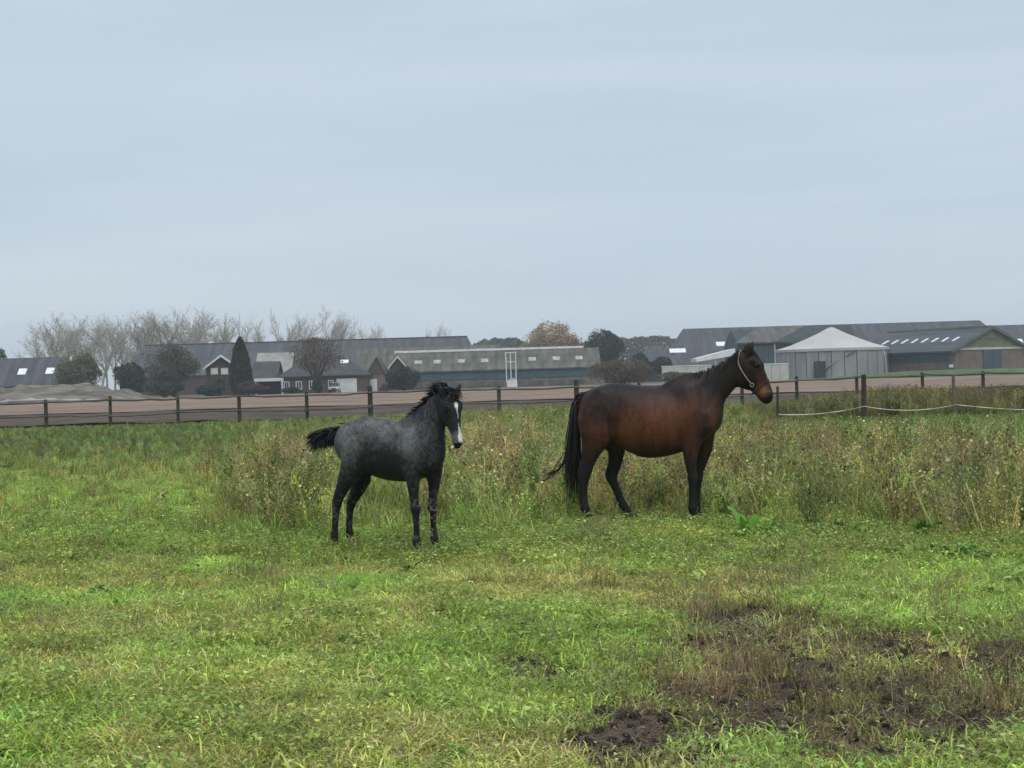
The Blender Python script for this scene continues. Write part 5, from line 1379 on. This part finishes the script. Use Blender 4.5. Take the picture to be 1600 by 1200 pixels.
YB = ([-600, 0, 200, 300, 345, 372, 420, 520, 560, 640, 700, 840, 900, 1200, 1400, 1600, 2200], [735, 735, 738, 748, 775, 815, 838, 832, 806, 800, 815, 818, 824, 826, 833, 848, 850])
def weed_zone(x, y):
    px, py = proj(x, y); b = np.interp(px, *YB) + (fbm(x, y, .9, 3, 50) - .5) * 62
    return sstep(b + 10, b - 14, py), px, py

def back(px, y):
    "older, darker growth along the fence on the right"
    k = sstep(36, 48, y) * sstep(1080, 1250, px)
    return 1 - k[:, None] * np.array([.26, .36, .30])
def hmax(px, y):
    "tallest growth over the belt: it thins out towards the fences"
    a = np.interp(px, [-300, 480, 560, 740, 850, 1000, 1180, 1260, 2000], [52, 52, 48, 45, 44, 56, 70, 77, 77])
    b = np.interp(px, [-300, 480, 740, 860, 1200, 1380, 1550, 1700], [52, 52, 44, 42, 46, 27, 28, 46])
    s = np.where(y > 47.5, b, a)
    return np.maximum(1.6 - s * y / 2300 * R.uniform(.93, 1.15, len(y)), .12)
def low(px, y):
    "plants stay short near the fence on the left, tall on the right"
    e = np.interp(px, [-200, 400, 560, 740, 860, 1200, 1380, 1560, 1700], [.5, .5, .5, .75, .85, .8, 1.2, 1.1, .8])
    return (1 + (e - 1) * sstep(24, 46, y)) * np.interp(px, [300, 400], [.66, 1.0])
def near_horse(x, y):
    "trampled lower where the horses stand and just in front of them"
    k = np.ones(len(x))
    for (qx, qy), rx, f in ((mare_xy, 1.15, .80), (foal_xy, .95, .80)):
        k = np.minimum(k, 1 - f * np.exp(-((x - qx) / rx) ** 4 - ((y - qy + .7) / 1.15) ** 4))
    return k
def tints(n, base, var): return np.array(base) * (1 + R.normal(0, var, (n, 1))).clip(.45, 1.6)
def mixc(a, b, f): return np.array(a) * (1 - f[:, None]) + np.array(b) * f[:, None]

# short grazed grass
x, y = pts(62000, 5.0, 34, 1.6)
wz, px, py = weed_zone(x, y); md = mud_map(x, y)
keep = R.uniform(0, 1, len(x)) > np.clip(.90 * sstep(.10, .7, md) + .75 * wz, 0, 1); x, y, wz, px, py, md = [v[keep] for v in (x, y, wz, px, py, md)]
n1 = fbm(x, y, .8, 4, 60); n2 = fbm(x, y, 2.5, 3, 61)
f = np.clip(sstep(.42, .68, n1) * .8 + .3 * (n2 - .4) + .55 * md + .5 * blob(px, py, 1100, 930, 260, 60) + .35 * blob(px, py, 800, 1130, 260, 60), 0, 1)
t = mixc((1.22, 1.34, 1.22), (1.56, 1.20, 1.6), f) * (.68 + .66 * fbm(x, y, 3.2, 3, 62))[:, None]
scatter('meadow_grass', 'short bright green grazed grass covering the foreground', 'grass', c_short, x, y, gh(x, y), R.uniform(.65, 1.35, len(x)) * (.45 + .55 * near_horse(x, y)), t, vary=.22)
# clover and low leafy growth, thick just in front of the horses
x, y = pts(22000, 5.0, 36, 1.4)
wz, px, py = weed_zone(x, y); md = mud_map(x, y)
dens = (.05 + .28 * sstep(.48, .64, fbm(x, y, .9, 3, 70)) + .8 * sstep(905, 860, py) * sstep(790, 830, py) + .3 * blob(px, py, 120, 1120, 200, 90)) * (1 - .9 * md) * (1 - .6 * wz)
keep = R.uniform(0, 1, len(x)) < dens; x, y, px, py = [v[keep] for v in (x, y, px, py)]
t = mixc((.95, 1.0, 1.0), (1.3, 1.12, .9), fbm(x, y, 1.5, 3, 72)) * (.7 + .6 * fbm(x, y, 5, 2, 73))[:, None]
scatter('clover', 'low patches of leafy clover among the grass', 'clover', c_clov, x, y, gh(x, y), R.uniform(.7, 1.5, len(x)), t)
# longer grass: weed belt, left background, edges
x, y = pts(27000, 6, 69, 1.35)
wz, px, py = weed_zone(x, y); md = mud_map(x, y)
dens = np.where(px < 420, .85, .62) * wz + .05 * (1 - md) + .25 * sstep(880, 850, py) * (1 - wz)
keep = R.uniform(0, 1, len(x)) < dens; x, y, px, py = [v[keep] for v in (x, y, px, py)]
fr = np.clip(.2 + .8 * blob(px, py, 200, 690, 330, 40) + .8 * blob(px, py, 860, 670, 60, 45) + .8 * blob(px, py, 1450, 672, 240, 26) + .5 * blob(px, py, 620, 860, 700, 40) + .5 * (fbm(x, y, .5, 3, 80) - .5), 0, 1)
t = mixc((1.25, 1.0, 1.1), (.80, 1.05, .9), fr) * (.65 + .6 * fbm(x, y, 1.2, 3, 82))[:, None]
scatter('long_grass', 'rank longer grass in the belt behind the horses', 'grass', c_long, x, y, gh(x, y), np.minimum(R.uniform(.55, 1.25, len(x)) * np.where(y < 15.2, .45, 1) * low(px, y), hmax(px, y) / .42) * near_horse(x, y), t * .98 * back(px, y), vary=.38)
# tall brown weeds
x, y = pts(23500, 11, 68.5, 1.3)
wz, px, py = weed_zone(x, y)
brown = np.clip(blob(px, py, 440, 770, 95, 75) + blob(px, py, 760, 740, 110, 75) + .9 * blob(px, py, 1230, 740, 210, 60) + .8 * blob(px, py, 1520, 790, 140, 60) + 1.0 * blob(px, py, 1400, 620, 200, 28) + .5 * blob(px, py, 960, 780, 150, 45) + .45 * blob(px, py, 120, 700, 120, 22), 0, 1)
dens = .62 * wz * np.clip(.24 + .75 * brown + .9 * (fbm(x, y, .45, 3, 90) - .5), .04, 1) * np.where((px < 350) & (y > 40), .55, 1)
keep = R.uniform(0, 1, len(x)) < dens; x, y, px, py, brown = [v[keep] for v in (x, y, px, py, brown)]
f = np.clip(.25 + .75 * brown + .6 * (fbm(x, y, .8, 3, 92) - .5), 0, 1)
t = mixc((.92, 1.18, .85), (1.14, 1.02, 1.0), f) * (.7 + .55 * fbm(x, y, 1.4, 3, 93))[:, None]
h = R.uniform(.55, 1.05, len(x)) * np.interp(px, [0, 340, 420, 900, 1600], [.72, .8, 1.0, 1.0, .95]) * low(px, y)
scatter('tall_weeds', 'belt of tall dry brown weeds behind and between the horses', 'weeds', c_weed, x, y, gh(x, y), np.minimum(h, hmax(px, y) / .8) * near_horse(x, y), t * 1.25 * back(px, y), vary=.40)
# leafy green weeds in the belt
x, y = pts(9000, 13, 66, 1.2)
wz, px, py = weed_zone(x, y)
dens = wz * np.clip(.12 + .75 * blob(px, py, 330, 672, 190, 22) + .8 * blob(px, py, 855, 660, 50, 40) + .55 * blob(px, py, 1400, 665, 260, 22) + .3 * blob(px, py, 60, 700, 90, 26) + .3 * blob(px, py, 400, 810, 60, 30), 0, 1)
keep = R.uniform(0, 1, len(x)) < dens; x, y, px, py = [v[keep] for v in (x, y, px, py)]
t = tints(len(x), (.68, .72, .72), .2)
scatter('leafy_weeds', 'bright green leafy weeds along the fence line', 'weeds', c_leafy, x, y, gh(x, y), np.minimum(R.uniform(.5, 1.15, len(x)) * low(px, y), hmax(px, y) / .7) * near_horse(x, y), t * back(px, y), vary=.35)
# reddish dry tufts round the bare patch and in the grass
x, y = pts(22000, 5, 20, 1.5)
wz, px, py = weed_zone(x, y)
dens = np.clip(.9 * blob(px, py, 1100, 965, 95, 45) + .8 * blob(px, py, 1450, 975, 60, 40) + .5 * blob(px, py, 1585, 1040, 60, 110) + .6 * blob(px, py, 1240, 900, 120, 28) + .45 * blob(px, py, 930, 860, 80, 28) + .4 * blob(px, py, 1000, 1060, 120, 40)
               + .35 * blob(px, py, 430, 905, 90, 22) + .55 * blob(px, py, 1400, 1100, 220, 60) + .35 * blob(px, py, 1150, 1080, 150, 60) + .14 * sstep(.58, .7, fbm(x, y, 1.1, 3, 95)), 0, 1) * (1 - .8 * wz)
keep = R.uniform(0, 1, len(x)) < dens * .26; x, y, px, py = [v[keep] for v in (x, y, px, py)]
scatter('dry_tufts', 'thin reddish dry grass tufts around the bare patch', 'grass', c_dry, x, y, gh(x, y), R.uniform(.45, 1.15, len(x)) * np.where(px > 1420, .85, .85), tints(len(x), (1, 1, 1), .22))
# broad-leaved rosettes
x, y = pts(2600, 5.2, 30, 1.3)
wz, px, py = weed_zone(x, y); md = mud_map(x, y)
dens = (.10 + .6 * sstep(900, 850, py) * sstep(780, 820, py) + .35 * blob(px, py, 1300, 850, 250, 50)) * (1 - md)
keep = R.uniform(0, 1, len(x)) < dens; x, y = x[keep], y[keep]
scatter('broad_leaved_weeds', 'scattered low broad-leaved weed rosettes in the grass', 'weeds', c_ros, x, y, gh(x, y), R.uniform(.6, 1.3, len(x)), tints(len(x), (1, 1, 1), .2))
# pale specks of clover heads and dead leaves
x, y = pts(900, 5.2, 40, 1.3); wz, px, py = weed_zone(x, y); keep = R.uniform(0, 1, len(x)) < .55 - .3 * wz; x, y = x[keep], y[keep]
scatter('pale_flowers', 'tiny pale flower heads and bleached leaves dotted in the grass', 'flowers', c_spk, x, y, gh(x, y), R.uniform(.5, 1.2, len(x)), tints(len(x), (1, 1, 1), .2))
# trodden litter and clods on the bare earth
x, y = pts(30000, 5, 14, 1.4); md = mud_map(x, y); keep = R.uniform(0, 1, len(x)) < .9 * sstep(.15, .6, md) * (y < 13); x, y = x[keep], y[keep]
scatter('plant_litter', 'dead stems and trampled litter on the bare patch', 'litter', c_lit, x, y, gh(x, y) + .004, R.uniform(.4, 1.2, len(x)), tints(len(x), (.9, .9, .9), .3), .3)
x, y = pts(30000, 5, 13, 1.4); md = mud_map(x, y); keep = R.uniform(0, 1, len(x)) < .5 * sstep(.35, .8, md); x, y = x[keep], y[keep]
scatter('mud_clods', 'dark wet clods on the trodden bare patch', 'clods', c_clod, x, y, gh(x, y), .008 + .030 * R.uniform(0, 1, len(x)) ** 3, tints(len(x), (1, 1, 1), .1), .5)

# individual dock plants with big leaves
M_DOCK = leaf_mat('dock_leaf', rough=.45, trans=.3)
def dock(px, py, s, n, label, bright=1.0, up=.9):
    g = G(px, py); o = empty('dock_plant', (g.x, g.y, float(gh(np.array([g.x]), np.array([g.y]))[0])), R.uniform(0, 6)); tag(o, label, 'plant')
    for i in range(n):
        L = s * R.uniform(.65, 1.1); wv = L * R.uniform(.16, .24); k = 7; m = MB(); a = 2 * math.pi * i / n + R.normal(0, .3); el = R.uniform(.35, 1.35) * up
        c = np.array((.10, .23, .030)) * bright * R.uniform(.75, 1.2); vs = []; fs = []
        for j in range(k + 1):
            t = j / k; ww = wv * math.sin(math.pi * min(1, .06 + t * .94)) ** .7 * (1.15 - .5 * t) + .004; e2 = el - t * .8
            r_ = L * t * math.cos(el - t * .4); z_ = L * t * math.sin(el - t * .4); wav = .02 * math.sin(t * 14 + i)
            vs += [(r_, -ww, z_ + ww * .45 + wav), (r_, 0, z_), (r_, ww, z_ + ww * .45 - wav)]
        for j in range(k): fs += [(3 * j, 3 * j + 1, 3 * j + 4, 3 * j + 3), (3 * j + 1, 3 * j + 2, 3 * j + 5, 3 * j + 4)]
        m.add(vs, fs, tuple(c)); q = m.build('leaf', M_DOCK, o, True, True); q.rotation_euler[2] = a
    return o
dock(1168, 842, .34, 7, 'big bright yellow-green dock plant right of the mare\'s forefeet', 1.25, 1.15)
dock(1108, 856, .22, 6, 'dock plant just below the mare\'s forefeet', .95)
dock(1322, 838, .24, 6, 'dark green dock plant at the foot of the weeds below the fence post', .7)
dock(1440, 838, .25, 7, 'upright dock plant at the right edge of the weed belt', .75, 1.2)
dock(1500, 872, .26, 8, 'wide-leaved dock plant lowest on the right side', .85)
dock(395, 832, .24, 7, 'dock plant at the foot of the brown weeds left of the foal', .95)
# ------------------------------------------------------------------ damp autumn air
m = MB(); m.box(-900, 900, -60, 1100, -1.2, 34)
hz_m = bpy.data.materials.new('damp_air'); hz_m.use_nodes = True; n = hz_m.node_tree; n.nodes.clear()
oo = n.nodes.new('ShaderNodeOutputMaterial'); pv = n.nodes.new('ShaderNodeVolumePrincipled'); pv.inputs['Color'].default_value = (.90, .95, 1.0, 1); pv.inputs['Density'].default_value = HAZE_DENSITY
pv.inputs['Anisotropy'].default_value = 0.0
n.links.new(pv.outputs['Volume'], oo.inputs['Volume'])
tag(m.build('haze', hz_m), kind='stuff')
